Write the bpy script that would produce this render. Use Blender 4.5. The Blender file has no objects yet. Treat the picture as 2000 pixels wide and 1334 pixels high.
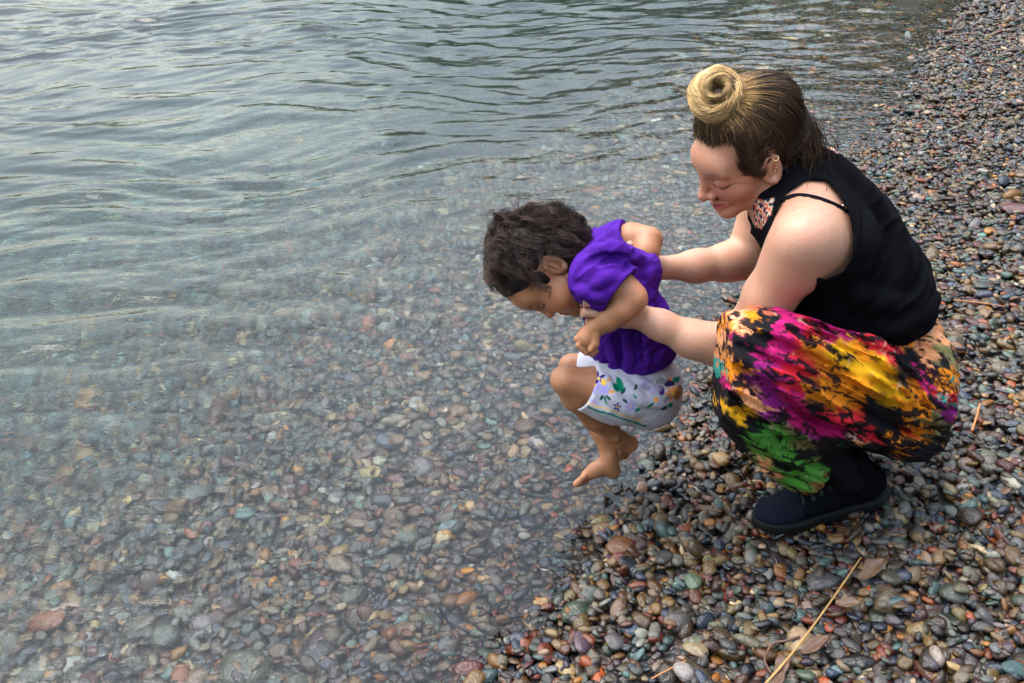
import bpy, math
import numpy as np
from mathutils import Matrix, Vector

rad = math.radians
SC = bpy.context.scene
COL = SC.collection

# ------------------------------------------------------------------ camera, sky, sun, exposure
CAM_H, PITCH, LENS = 1.5, 32.0, 35.0
FOC = 2000 * LENS / 36.0
cam_data = bpy.data.cameras.new('camera')
cam_data.lens = LENS
cam_data.sensor_width = 36.0
cam_data.clip_start = 0.05
cam_data.clip_end = 2000.0
cam = bpy.data.objects.new('camera', cam_data)
cam.location = (0, 0, CAM_H)
cam.rotation_euler = (rad(90 - PITCH), 0, 0)
COL.objects.link(cam)
SC.camera = cam

SUN_ELEV, SUN_AZ = 68.0, -60.0      # azimuth from +Y (away from the camera) towards +X
world = bpy.data.worlds.new('World')
SC.world = world
world.use_nodes = True
wn, wl = world.node_tree.nodes, world.node_tree.links
bg = wn['Background']
sky = wn.new('ShaderNodeTexSky')
sky.sky_type = 'NISHITA'
sky.sun_disc = False
sky.sun_elevation = rad(SUN_ELEV)
sky.sun_rotation = rad(SUN_AZ)
sky.dust_density = 4.0
sky.air_density = 3.0
hs = wn.new('ShaderNodeHueSaturation')
hs.inputs['Saturation'].default_value = 0.55
# even cloud deck: soft grey mottling over the whole sky
tc = wn.new('ShaderNodeTexCoord')
cn = wn.new('ShaderNodeTexNoise')
cn.inputs['Scale'].default_value = 2.6
cn.inputs['Detail'].default_value = 5.0
cr = wn.new('ShaderNodeMapRange')
cr.inputs['From Min'].default_value = 0.3
cr.inputs['From Max'].default_value = 0.7
cr.inputs['To Min'].default_value = 0.72
cr.inputs['To Max'].default_value = 1.15
mulc = wn.new('ShaderNodeMixRGB')
mulc.blend_type = 'MULTIPLY'
mulc.inputs['Fac'].default_value = 1.0
wl.new(tc.outputs['Generated'], cn.inputs['Vector'])
wl.new(cn.outputs['Fac'], cr.inputs['Value'])
wl.new(sky.outputs['Color'], hs.inputs['Color'])
wl.new(hs.outputs['Color'], mulc.inputs['Color1'])
wl.new(cr.outputs['Result'], mulc.inputs['Color2'])
cool = wn.new('ShaderNodeMixRGB')            # overcast white balance
cool.blend_type = 'MULTIPLY'
cool.inputs['Fac'].default_value = 1.0
cool.inputs['Color2'].default_value = (0.91, 0.985, 1.11, 1)
wl.new(mulc.outputs['Color'], cool.inputs['Color1'])
wl.new(cool.outputs['Color'], bg.inputs['Color'])
bg.inputs['Strength'].default_value = 0.15

sun_data = bpy.data.lights.new('sun', 'SUN')
sun_data.energy = 0.85
sun_data.angle = rad(40)
sun_data.color = (1.0, 0.93, 0.82)
sun = bpy.data.objects.new('sun', sun_data)
COL.objects.link(sun)
_sd = Vector((math.sin(rad(SUN_AZ)) * math.cos(rad(SUN_ELEV)), math.cos(rad(SUN_AZ)) * math.cos(rad(SUN_ELEV)), math.sin(rad(SUN_ELEV))))
sun.rotation_euler = _sd.to_track_quat('Z', 'Y').to_euler()
sun.location = (0, 0, 8)

SC.view_settings.view_transform = 'Standard'
SC.view_settings.look = 'None'
SC.view_settings.gamma = 1.0
SC.view_settings.exposure = 1.75
SC.render.engine = 'CYCLES'
SC.cycles.use_denoising = True
SC.cycles.caustics_refractive = True
SC.cycles.caustics_reflective = True
SC.cycles.blur_glossy = 0.3
SC.cycles.max_bounces = 6
SC.cycles.diffuse_bounces = 2
SC.cycles.glossy_bounces = 3
SC.cycles.transmission_bounces = 4
SC.cycles.volume_bounces = 0
SC.cycles.use_adaptive_sampling = True
SC.cycles.adaptive_threshold = 0.03
SC.cycles.sample_clamp_indirect = 6.0

# ------------------------------------------------------------------ coordinates
_p = rad(PITCH)
MCAM = np.array([[1, 0, 0, 0], [0, math.sin(_p), -math.cos(_p), 0], [0, math.cos(_p), math.sin(_p), CAM_H], [0, 0, 0, 1]], float)
# camera axes (right, up, towards the viewer) -> world


def to_world(v):
    v = np.asarray(v, float)
    return v @ MCAM[:3, :3].T + MCAM[:3, 3]


def to_local(v):
    return (np.asarray(v, float) - MCAM[:3, 3]) @ MCAM[:3, :3]


def dvec(x, y, z):
    """world direction -> figure frame"""
    return np.array([x, y, z], float) @ MCAM[:3, :3]


def P(px, py, Y):
    """figure-frame point at picture position (px, py) standing at world distance Y"""
    a, b = (px - 1000) / FOC, (667 - py) / FOC
    t = Y / (math.cos(_p) + b * math.sin(_p))
    return np.array([a * t, b * t, -t])


def px_of(v):
    return 1000 + FOC * v[:, 0] / -v[:, 2], 667 - FOC * v[:, 1] / -v[:, 2]


# ------------------------------------------------------------------ numpy noise
def _hash(ix, iy, iz, seed):
    h = (ix.astype(np.uint32) * np.uint32(374761393) + iy.astype(np.uint32) * np.uint32(668265263)
         + iz.astype(np.uint32) * np.uint32(2147483647 - 56871) + np.uint32((seed * 974634571) & 0xffffffff))
    h = (h ^ (h >> np.uint32(13))) * np.uint32(1274126177)
    h = h ^ (h >> np.uint32(16))
    return (h & np.uint32(0xffff)).astype(np.float32) / 32767.5 - 1.0


def vnoise(p, seed=0):
    p = np.asarray(p, np.float32)
    i = np.floor(p).astype(np.int64)
    f = p - i
    f = f * f * (3 - 2 * f)
    r = 0
    for dx in (0, 1):
        for dy in (0, 1):
            for dz in (0, 1):
                w = (f[:, 0] if dx else 1 - f[:, 0]) * (f[:, 1] if dy else 1 - f[:, 1]) * (f[:, 2] if dz else 1 - f[:, 2])
                r = r + w * _hash(i[:, 0] + dx, i[:, 1] + dy, i[:, 2] + dz, seed)
    return r


def fbm(p, oct=3, seed=0):
    r, a, s = 0, 1.0, 0
    p = np.asarray(p, np.float32)
    for o in range(oct):
        r = r + a * vnoise(p * (2.03 ** o) + o * 7.7, seed + o)
        s += a
        a *= 0.5
    return r / s


def sstep(a, b, x):
    t = np.clip((x - a) / (b - a), 0, 1)
    return t * t * (3 - 2 * t)


# ------------------------------------------------------------------ signed-distance sculpting
def nrm(v):
    v = np.asarray(v, float)
    return v / np.linalg.norm(v)


class Field:
    def __init__(s, lo, hi, h):
        s.h = h
        s.lo = np.asarray(lo, float)
        s.n = np.ceil((np.asarray(hi, float) - s.lo) / h).astype(int) + 1
        s.d = np.full(s.n, 0.08, np.float32)

    def grid(s, bmin, bmax):
        i0 = np.clip(np.floor((bmin - s.lo) / s.h).astype(int), 0, s.n - 1)
        i1 = np.clip(np.ceil((bmax - s.lo) / s.h).astype(int) + 1, i0 + 1, s.n)
        ax = [(s.lo[k] + s.h * np.arange(i0[k], i1[k])).astype(np.float32) for k in range(3)]
        sl = tuple(slice(i0[k], i1[k]) for k in range(3))
        return sl, ax[0][:, None, None], ax[1][None, :, None], ax[2][None, None, :]

    def op(s, bmin, bmax, fn, k, mode):
        pad = abs(k) + 3 * s.h
        sl, X, Y, Z = s.grid(np.asarray(bmin) - pad, np.asarray(bmax) + pad)
        e = fn(X, Y, Z)
        a = s.d[sl]
        if mode == 'sub':
            e = -e
        if k > 0:
            h = np.maximum(k - np.abs(a - e), 0) / k
            bl = h * h * k * 0.25
        else:
            bl = 0
        s.d[sl] = (np.minimum(a, e) - bl) if mode == 'add' else (np.maximum(a, e) + bl)

    def cone(s, a, b, ra, rb, k=0.0, mode='add'):
        a, b = np.asarray(a, float), np.asarray(b, float)
        ba = b - a
        L2 = max(float(ba @ ba), 1e-12)
        m = max(ra, rb)

        def fn(X, Y, Z):
            x, y, z = X - a[0], Y - a[1], Z - a[2]
            t = np.clip((x * ba[0] + y * ba[1] + z * ba[2]) / L2, 0, 1)
            return np.sqrt((x - t * ba[0]) ** 2 + (y - t * ba[1]) ** 2 + (z - t * ba[2]) ** 2) - (ra + (rb - ra) * t)
        s.op(np.minimum(a, b) - m, np.maximum(a, b) + m, fn, k, mode)

    def ball(s, c, r, k=0.0, mode='add'):
        s.cone(c, np.asarray(c, float) + 1e-5, r, r, k, mode)

    def ell(s, c, A, r, k=0.0, mode='add'):
        """ellipsoid: centre, 3 axis vectors, 3 radii"""
        c = np.asarray(c, float)
        A = np.array([nrm(v) for v in A])
        r = np.asarray(r, float)
        ext = np.sqrt(((A * r[:, None]) ** 2).sum(0))

        def fn(X, Y, Z):
            x, y, z = X - c[0], Y - c[1], Z - c[2]
            q = [A[i, 0] * x + A[i, 1] * y + A[i, 2] * z for i in range(3)]
            k0 = np.sqrt((q[0] / r[0]) ** 2 + (q[1] / r[1]) ** 2 + (q[2] / r[2]) ** 2)
            k1 = np.sqrt((q[0] / r[0] ** 2) ** 2 + (q[1] / r[1] ** 2) ** 2 + (q[2] / r[2] ** 2) ** 2)
            return np.where(k1 > 1e-6, k0 * (k0 - 1) / np.maximum(k1, 1e-6), -r.min()).astype(np.float32)
        s.op(c - ext, c + ext, fn, k, mode)

    def chain(s, pts, k=0.0, mode='add'):
        for (a, ra), (b, rb) in zip(pts[:-1], pts[1:]):
            s.cone(a, b, ra, rb, k, mode)

    def half(s, c, n, k=0.0, bmin=None, bmax=None):
        """cut away everything on the side n points to (inside a box)"""
        c, n = np.asarray(c, float), nrm(n)
        hi = s.lo + s.h * (s.n - 1)
        s.op(s.lo if bmin is None else bmin, hi if bmax is None else bmax,
             lambda X, Y, Z: (X - c[0]) * n[0] + (Y - c[1]) * n[1] + (Z - c[2]) * n[2] + 0 * (X + Y + Z), k, 'int')

    def value(s, p):
        q = (np.asarray(p, float) - s.lo) / s.h
        i = np.clip(np.round(q).astype(int), 0, s.n - 1)
        return s.d[i[..., 0], i[..., 1], i[..., 2]]

    def hit(s, px, py, t0=1.3, t1=2.6):
        a, b = (px - 1000) / FOC, (667 - py) / FOC
        t = np.arange(t0, t1, s.h * 0.4)
        p = np.stack([a * t, b * t, -t], 1)
        ok = np.all((p > s.lo) & (p < s.lo + s.h * (s.n - 1)), 1)
        v = np.where(ok, s.value(p), 1)
        j = np.argmax(v < 0)
        return p[j] if v[j] < 0 else None

    def ridge(s, path, r=0.007, sink=0.004, k=0.014, mode='add', w=None, n=10):
        """cloth fold: tube laid along picture positions on the surface"""
        pts = [np.array(q, float) for q in path]
        out = []
        for a, b in zip(pts[:-1], pts[1:]):
            for u in np.linspace(0, 1, n, endpoint=False):
                out.append(a + (b - a) * u)
        out.append(pts[-1])
        base = [s.hit(*q) for q in out]
        m = len(out)
        base = [(q, i) for i, q in enumerate(base) if q is not None]
        seq = []
        for q, i in base:
            f = math.sin(math.pi * (0.08 + 0.84 * i / max(m - 1, 1))) ** 0.7
            back = nrm(q) * (sink + (1 - f) * r)
            seq.append((q + back if mode == 'add' else q - nrm(q) * (-sink), r * (0.35 + 0.65 * f)))
        for (a, ra), (b, rb) in zip(seq[:-1], seq[1:]):
            if np.linalg.norm(a - b) < 0.03:
                s.cone(a, b, ra, rb, k, mode)

    def displace(s, fn, band=0.02):
        idx = np.argwhere(np.abs(s.d) < band)
        p = s.lo + idx * s.h
        s.d[idx[:, 0], idx[:, 1], idx[:, 2]] += fn(p).astype(np.float32)

    def mesh(s):
        d = s.d
        d[0], d[-1], d[:, 0], d[:, -1], d[:, :, 0], d[:, :, -1] = (0.05,) * 6
        ins = d < 0
        if not ins.any():
            return np.zeros((0, 3)), np.zeros((0, 4), int)
        rg = []
        for ax in range(3):
            o = tuple(k for k in range(3) if k != ax)
            w = np.where(ins.any(axis=o))[0]
            rg.append((max(w[0] - 1, 0), min(w[-1] + 2, d.shape[ax])))
        sl = tuple(slice(a, b) for a, b in rg)
        d, ins = d[sl], ins[sl]
        off = s.lo + s.h * np.array([a for a, _ in rg])
        nx, ny, nz = d.shape
        an = np.zeros((nx - 1, ny - 1, nz - 1), bool)
        al = np.ones_like(an)
        cs = [(i, j, k) for i in (0, 1) for j in (0, 1) for k in (0, 1)]
        for i, j, k in cs:
            q = ins[i:nx - 1 + i, j:ny - 1 + j, k:nz - 1 + k]
            an |= q
            al &= q
        act = an & ~al
        idx = np.argwhere(act)
        vid = np.full(act.shape, -1, np.int32)
        vid[act] = np.arange(len(idx))
        D = {c: d[idx[:, 0] + c[0], idx[:, 1] + c[1], idx[:, 2] + c[2]] for c in cs}
        pos = np.zeros((len(idx), 3))
        cnt = np.zeros(len(idx))
        for c in cs:
            for ax in range(3):
                if c[ax]:
                    continue
                e = list(c)
                e[ax] = 1
                a, b = D[c], D[tuple(e)]
                m = (a < 0) != (b < 0)
                t = np.where(m, a / np.where(m, a - b, 1), 0)
                for q in range(3):
                    pos[:, q] += np.where(m, t if q == ax else c[q], 0)
                cnt += m
        v = (idx + pos / cnt[:, None]) * s.h + off
        F = []
        for ax in range(3):
            lo_s = [slice(1, None)] * 3
            lo_s[ax] = slice(0, -1)
            a = ins[tuple(slice(1, -1) if q != ax else slice(0, -1) for q in range(3))]
            b = ins[tuple(slice(1, -1) if q != ax else slice(1, None) for q in range(3))]
            m = np.argwhere(a != b)
            flip = ~a[m[:, 0], m[:, 1], m[:, 2]]
            base = m.copy()
            u, w = (ax + 1) % 3, (ax + 2) % 3
            quad = []
            for du, dw in ((0, 0), (1, 0), (1, 1), (0, 1)):
                c = base.copy()
                c[:, u] += du
                c[:, w] += dw
                quad.append(vid[c[:, 0], c[:, 1], c[:, 2]])
            quad = np.stack(quad, 1)
            quad[flip] = quad[flip][:, ::-1]
            F.append(quad)
        return v, np.concatenate(F)


def mesh_from(name, v, f, smooth=True, col=None):
    """numpy verts and (n,3|4) faces -> mesh"""
    me = bpy.data.meshes.new(name)
    v = np.asarray(v, np.float32)
    f = np.asarray(f, np.int32)
    k = f.shape[1]
    me.vertices.add(len(v))
    me.vertices.foreach_set('co', v.ravel())
    me.loops.add(f.size)
    me.loops.foreach_set('vertex_index', f.ravel())
    me.polygons.add(len(f))
    me.polygons.foreach_set('loop_start', np.arange(0, f.size, k, dtype=np.int32))
    me.polygons.foreach_set('loop_total', np.full(len(f), k, np.int32))
    me.update(calc_edges=True)
    if smooth:
        me.polygons.foreach_set('use_smooth', np.ones(len(f), bool))
    if col is not None:
        at = me.color_attributes.new('Col', 'FLOAT_COLOR', 'POINT')
        c = np.ones((len(v), 4), np.float32)
        c[:, :3] = col
        at.data.foreach_set('color', c.ravel())
    me.validate()
    return me


def add_obj(name, me, mat, parent=None, origin=None):
    o = bpy.data.objects.new(name, me)
    COL.objects.link(o)
    if mat is not None and me is not None:
        if len(me.materials) == 0:
            me.materials.append(mat)
    if parent is not None:
        o.parent = parent
    return o


def part(name, v, f, mat, parent, col=None, smooth=True):
    """part of a figure, verts in figure frame; parent Empty has plain translation"""
    w = to_world(v) - np.array(parent_origin(parent))
    return add_obj(name, mesh_from(name, w, f, smooth, col), mat, parent)


def parent_origin(o):
    t = np.zeros(3)
    while o is not None:
        t = t + np.array(o.location)
        o = o.parent
    return t


def empty(name, loc, label, cat, group=None):
    o = bpy.data.objects.new(name, None)
    o.location = loc
    o.empty_display_size = 0.1
    COL.objects.link(o)
    tag(o, label, cat, group)
    return o


def tag(o, label=None, cat=None, group=None, kind=None):
    if label: o['label'] = label
    if cat: o['category'] = cat
    if group: o['group'] = group
    if kind: o['kind'] = kind


def srgb(r, g, b):
    c = np.array([r, g, b], float) / 255
    return np.where(c <= 0.04045, c / 12.92, ((c + 0.055) / 1.055) ** 2.4)


# ------------------------------------------------------------------ materials
def new_mat(name):
    m = bpy.data.materials.new(name)
    m.use_nodes = True
    nt = m.node_tree
    return m, nt.nodes, nt.links, nt.nodes['Principled BSDF']


def attr_mat(name, rough=0.6, spec=0.4, sss=0.0, noise=0.12, nscale=300, bump=0.0, bscale=400, sheen=0.0, sssr=(1, .35, .2), weave=False):
    m, N, L, b = new_mat(name)
    at = N.new('ShaderNodeAttribute')
    at.attribute_name = 'Col'
    geo = N.new('ShaderNodeTexCoord')
    no = N.new('ShaderNodeTexNoise')
    no.inputs['Scale'].default_value = nscale
    no.inputs['Detail'].default_value = 4
    mr = N.new('ShaderNodeMapRange')
    mr.inputs['From Min'].default_value = 0.3
    mr.inputs['From Max'].default_value = 0.7
    mr.inputs['To Min'].default_value = 1 - noise
    mr.inputs['To Max'].default_value = 1 + noise
    mx = N.new('ShaderNodeMixRGB')
    mx.blend_type = 'MULTIPLY'
    mx.inputs['Fac'].default_value = 1
    L.new(geo.outputs['Object'], no.inputs['Vector'])
    L.new(no.outputs['Fac'], mr.inputs['Value'])
    L.new(at.outputs['Color'], mx.inputs['Color1'])
    L.new(mr.outputs['Result'], mx.inputs['Color2'])
    L.new(mx.outputs['Color'], b.inputs['Base Color'])
    b.inputs['Roughness'].default_value = rough
    b.inputs['Specular IOR Level'].default_value = spec
    if sss:
        b.inputs['Subsurface Weight'].default_value = sss
        b.inputs['Subsurface Radius'].default_value = sssr
        b.inputs['Subsurface Scale'].default_value = 0.006
    if sheen:
        b.inputs['Sheen Weight'].default_value = sheen
        b.inputs['Sheen Roughness'].default_value = 0.4
    if bump:
        nb = N.new('ShaderNodeTexNoise')
        nb.inputs['Scale'].default_value = bscale
        nb.inputs['Detail'].default_value = 3
        bp = N.new('ShaderNodeBump')
        bp.inputs['Strength'].default_value = bump
        bp.inputs['Distance'].default_value = 0.002
        L.new(geo.outputs['Object'], nb.inputs['Vector'])
        L.new(nb.outputs['Fac'], bp.inputs['Height'])
        L.new(bp.outputs['Normal'], b.inputs['Normal'])
    return m


M_SKIN = attr_mat('skin', 0.46, 0.42, 0.12, 0.07, 160, 0.25, 500)


def skin_blotch():
    """uneven redness and fine speckle over the painted skin"""
    N, L = M_SKIN.node_tree.nodes, M_SKIN.node_tree.links
    b = N['Principled BSDF']
    src = b.inputs['Base Color'].links[0].from_socket
    tc = N.new('ShaderNodeTexCoord')
    for sc_, lo_, hi_, col, amt in ((28, 0.45, 0.75, (0.55, 0.17, 0.12, 1), 0.20), (420, 0.62, 0.72, (0.30, 0.12, 0.06, 1), 0.30)):
        no = N.new('ShaderNodeTexNoise')
        no.inputs['Scale'].default_value = sc_
        no.inputs['Detail'].default_value = 4
        mr = N.new('ShaderNodeMapRange')
        mr.inputs['From Min'].default_value = lo_
        mr.inputs['From Max'].default_value = hi_
        mr.inputs['To Max'].default_value = amt
        mx = N.new('ShaderNodeMixRGB')
        mx.inputs['Color2'].default_value = col
        L.new(tc.outputs['Object'], no.inputs['Vector'])
        L.new(no.outputs['Fac'], mr.inputs['Value'])
        L.new(mr.outputs['Result'], mx.inputs['Fac'])
        L.new(src, mx.inputs['Color1'])
        src = mx.outputs['Color']
    L.new(src, b.inputs['Base Color'])


skin_blotch()
M_CLOTH = attr_mat('dyed_cloth', 0.85, 0.12, 0, 0.10, 500, 0.25, 900)
M_HAIR = attr_mat('hair_strand', 0.5, 0.28, 0, 0.15, 200)
M_BLACKCLOTH = attr_mat('black_cloth', 0.95, 0.04, 0, 0.2, 400, 0.25, 900)


def flat_mat(name, col, rough=0.5, metal=0.0, spec=0.5, noise=0.15, scale=60, bump=0.0):
    m, N, L, b = new_mat(name)
    geo = N.new('ShaderNodeTexCoord')
    no = N.new('ShaderNodeTexNoise')
    no.inputs['Scale'].default_value = scale
    no.inputs['Detail'].default_value = 5
    rp = N.new('ShaderNodeMixRGB')
    c = np.array(col, float)
    rp.inputs['Color1'].default_value = (*(c * (1 - noise)), 1)
    rp.inputs['Color2'].default_value = (*np.minimum(c * (1 + noise), 1), 1)
    L.new(geo.outputs['Object'], no.inputs['Vector'])
    L.new(no.outputs['Fac'], rp.inputs['Fac'])
    L.new(rp.outputs['Color'], b.inputs['Base Color'])
    b.inputs['Roughness'].default_value = rough
    b.inputs['Metallic'].default_value = metal
    b.inputs['Specular IOR Level'].default_value = spec
    if bump:
        bp = N.new('ShaderNodeBump')
        bp.inputs['Strength'].default_value = bump
        bp.inputs['Distance'].default_value = 0.003
        L.new(no.outputs['Fac'], bp.inputs['Height'])
        L.new(bp.outputs['Normal'], b.inputs['Normal'])
    return m

# ------------------------------------------------------------------ the setting: beach, lake bed, water, far hills
rng = np.random.default_rng(7)
_SHX = np.array([-21, -1.62, -0.6, -0.047, 0.0, 0.106, 0.235, 0.372, 0.596, 1.045, 1.552, 2.15, 2.84, 9.0, 60, 160])
_SHY = np.array([-40, -2.0, 0.0, 1.218, 1.281, 1.494, 1.752, 2.006, 2.476, 3.341, 4.145, 5.226, 6.463, 18, 80, 420])


def shore_d(x, y):
    return (x - np.interp(y, _SHY, _SHX)) * 0.88


def ground_z(x, y):
    d = shore_d(x, y)
    up = 0.20 * np.clip(d, 0, 3) + 0.10 * np.clip(d - 3, 0, 10) + 0.06 * np.clip(d - 13, 0, 400)
    dn = 0.21 * np.clip(-d, 0, 1.0) + 0.34 * np.clip(-d - 1.0, 0, 8) + 0.05 * np.clip(-d - 9, 0, 20)
    p = np.stack([np.ravel(x), np.ravel(y), 0 * np.ravel(x)], 1)
    n = vnoise(p * 2.2, 3).reshape(np.shape(d)) * 0.010 + vnoise(p * 0.6, 5).reshape(np.shape(d)) * 0.03 * np.clip(np.abs(d), 0, 1)
    return up - dn + n - 0.024


def axis(core0, core1, step, lo, hi, grow=1.35):
    a = list(np.arange(core0, core1 + step * 0.5, step))
    s, x = step, a[-1]
    while x < hi:
        s *= grow
        x += s
        a.append(min(x, hi))
    s, x = step, a[0]
    while x > lo:
        s *= grow
        x -= s
        a.insert(0, max(x, lo))
    return np.array(a)


def grid_mesh(xs, ys, zf):
    X, Y = np.meshgrid(xs, ys, indexing='ij')
    v = np.stack([X, Y, zf(X, Y)], -1).reshape(-1, 3)
    nx, ny = len(xs), len(ys)
    i = (np.arange(nx - 1)[:, None] * ny + np.arange(ny - 1)[None, :]).ravel()
    return v, np.stack([i, i + ny, i + ny + 1, i + 1], 1), nx, ny


# ground sheet
def ground_material():
    m, N, L, b = new_mat('fine_gravel')
    tc = N.new('ShaderNodeTexCoord')
    vo = N.new('ShaderNodeTexVoronoi')
    vo.inputs['Scale'].default_value = 55
    ra = N.new('ShaderNodeValToRGB')
    els = ra.color_ramp.elements
    els[0].color = (*srgb(40, 38, 38), 1)
    els[1].color = (*srgb(84, 72, 64), 1)
    for pos, c in ((0.25, (60, 50, 45)), (0.5, (50, 54, 58)), (0.75, (68, 48, 42))):
        e = els.new(pos)
        e.color = (*srgb(*c), 1)
    sp = N.new('ShaderNodeSeparateColor')
    bp = N.new('ShaderNodeBump')
    bp.inputs['Strength'].default_value = 0.9
    bp.inputs['Distance'].default_value = 0.01
    bp.invert = True
    L.new(tc.outputs['Object'], vo.inputs['Vector'])
    L.new(vo.outputs['Color'], sp.inputs['Color'])
    L.new(sp.outputs['Red'], ra.inputs['Fac'])
    L.new(ra.outputs['Color'], b.inputs['Base Color'])
    L.new(vo.outputs['Distance'], bp.inputs['Height'])
    L.new(bp.outputs['Normal'], b.inputs['Normal'])
    b.inputs['Roughness'].default_value = 0.5
    return m


gx = axis(-5, 5, 0.06, -500, 500)
gy = axis(-1, 9, 0.06, -200, 700)
v, f, _, _ = grid_mesh(gx, gy, ground_z)
beach = add_obj('pebble_beach', mesh_from('pebble_beach', v, f), ground_material())
tag(beach, 'sloping beach of wet multicoloured pebbles running down into the lake', kind='structure')


# water body: waved top, closed below so that its volume tints what lies deep
def wave_z(X, Y):
    r = np.random.default_rng(21)
    d = -shore_d(X, Y)
    amp = sstep(0.0, 1.2, d) * 0.85 + 0.15
    amp = amp * (0.45 + 0.55 * sstep(1.4, 3.6, Y) + 0.35 * sstep(4.0, 6.0, Y))
    amp = amp * np.exp(-np.clip(np.hypot(X, Y - 4) - 12, 0, 400) / 30)
    p = np.stack([X.ravel() * 0.9, Y.ravel() * 1.1, 0 * X.ravel()], 1)
    wx = fbm(p, 2, 31).reshape(X.shape) * 0.35
    wy = fbm(p, 2, 37).reshape(X.shape) * 0.35
    gust = 0.55 + 0.9 * np.clip(fbm(p * np.array([0.7, 1.1, 1]), 3, 41).reshape(X.shape) + 0.35, 0, 1.2)
    z = np.zeros_like(X)
    for i in range(46):
        lam = 0.055 * (6.5 ** r.random())
        th = rad(100 + 24 * r.normal())            # waves run in towards the shore
        kx, ky = math.cos(th) * 2 * math.pi / lam, math.sin(th) * 2 * math.pi / lam
        a = 0.0034 * lam * (0.6 + 0.8 * r.random())
        z += a * (gust if lam < 0.35 else 1.0) * np.sin(kx * (X + wx) + ky * (Y + wy) + r.random() * 6.28) 
    return z * amp


def water_material():
    m, N, L, b = new_mat('lake_water')
    N.remove(b)
    out = N['Material Output']
    gl = N.new('ShaderNodeBsdfGlass')
    gl.inputs['IOR'].default_value = 1.333
    gl.inputs['Roughness'].default_value = 0.0
    gl.inputs['Color'].default_value = (1, 1, 1, 1)
    tc = N.new('ShaderNodeTexCoord')
    mp = N.new('ShaderNodeMapping')
    mp.inputs['Scale'].default_value = (0.55, 1.0, 1.0)
    mp.inputs['Rotation'].default_value = (0, 0, rad(-10))
    n1 = N.new('ShaderNodeTexNoise')
    n1.inputs['Scale'].default_value = 38
    n1.inputs['Detail'].default_value = 3
    n1.inputs['Distortion'].default_value = 0.4
    bp = N.new('ShaderNodeBump')
    bp.inputs['Strength'].default_value = 0.17
    bp.inputs['Distance'].default_value = 0.012
    L.new(tc.outputs['Object'], mp.inputs['Vector'])
    L.new(mp.outputs['Vector'], n1.inputs['Vector'])
    L.new(n1.outputs['Fac'], bp.inputs['Height'])
    L.new(bp.outputs['Normal'], gl.inputs['Normal'])
    L.new(gl.outputs['BSDF'], out.inputs['Surface'])
    va = N.new('ShaderNodeVolumeAbsorption')
    va.inputs['Color'].default_value = (0.36, 0.72, 0.70, 1)
    va.inputs['Density'].default_value = 1.0
    L.new(va.outputs['Volume'], out.inputs['Volume'])
    return m


wx_ = axis(-4.2, 3.2, 0.0135, -480, 320)
wy_ = axis(0.7, 8.0, 0.0125, -150, 480)
v, f, nx, ny = grid_mesh(wx_, wy_, wave_z)
ring = np.concatenate([np.arange(nx) * ny, (nx - 1) * ny + np.arange(1, ny), np.arange(nx - 2, -1, -1) * ny + ny - 1, np.arange(ny - 2, 0, -1)])
low = v[ring].copy()
low[:, 2] = -14
k0 = len(v)
n = len(ring)
j = np.arange(n)
side = np.stack([ring[j], k0 + j, k0 + (j + 1) % n, ring[(j + 1) % n]], 1)
cent = np.array([[0, 0, -14.0]])
me_w = bpy.data.meshes.new('water')
vv = np.concatenate([v, low, cent])
bot = np.stack([k0 + (j + 1) % n, k0 + j, np.full(n, k0 + n), np.full(n, k0 + n)], 1)
me_w = mesh_from('water', vv, np.concatenate([f, side[:, ::-1]]))
import bmesh
bm = bmesh.new()
bm.from_mesh(me_w)
bm.verts.ensure_lookup_table()
bm.faces.new([bm.verts[int(q)] for q in (k0 + j)])
bmesh.ops.recalc_face_normals(bm, faces=bm.faces)
for fc in bm.faces:
    fc.smooth = len(fc.verts) == 4 and abs(fc.normal.z) > 0.3
bm.to_mesh(me_w)
bm.free()
water = add_obj('lake_water', me_w, water_material())
tag(water, 'clear rippled lake water lapping onto the pebbles', kind='structure')


# far wooded hills across the lake (mirrored in the ripples); unseen rear arc added to block low sky
def hill_material():
    m, N, L, b = new_mat('wooded_hillside')
    tc = N.new('ShaderNodeTexCoord')
    no = N.new('ShaderNodeTexNoise')
    no.inputs['Scale'].default_value = 0.12
    no.inputs['Detail'].default_value = 8
    ra = N.new('ShaderNodeValToRGB')
    ra.color_ramp.elements[0].position = 0.35
    ra.color_ramp.elements[0].color = (0.012, 0.018, 0.008, 1)
    ra.color_ramp.elements[1].position = 0.7
    ra.color_ramp.elements[1].color = (0.036, 0.042, 0.018, 1)
    L.new(tc.outputs['Object'], no.inputs['Vector'])
    L.new(no.outputs['Fac'], ra.inputs['Fac'])
    L.new(ra.outputs['Color'], b.inputs['Base Color'])
    b.inputs['Roughness'].default_value = 0.95
    b.inputs['Specular IOR Level'].default_value = 0.1
    return m


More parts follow.
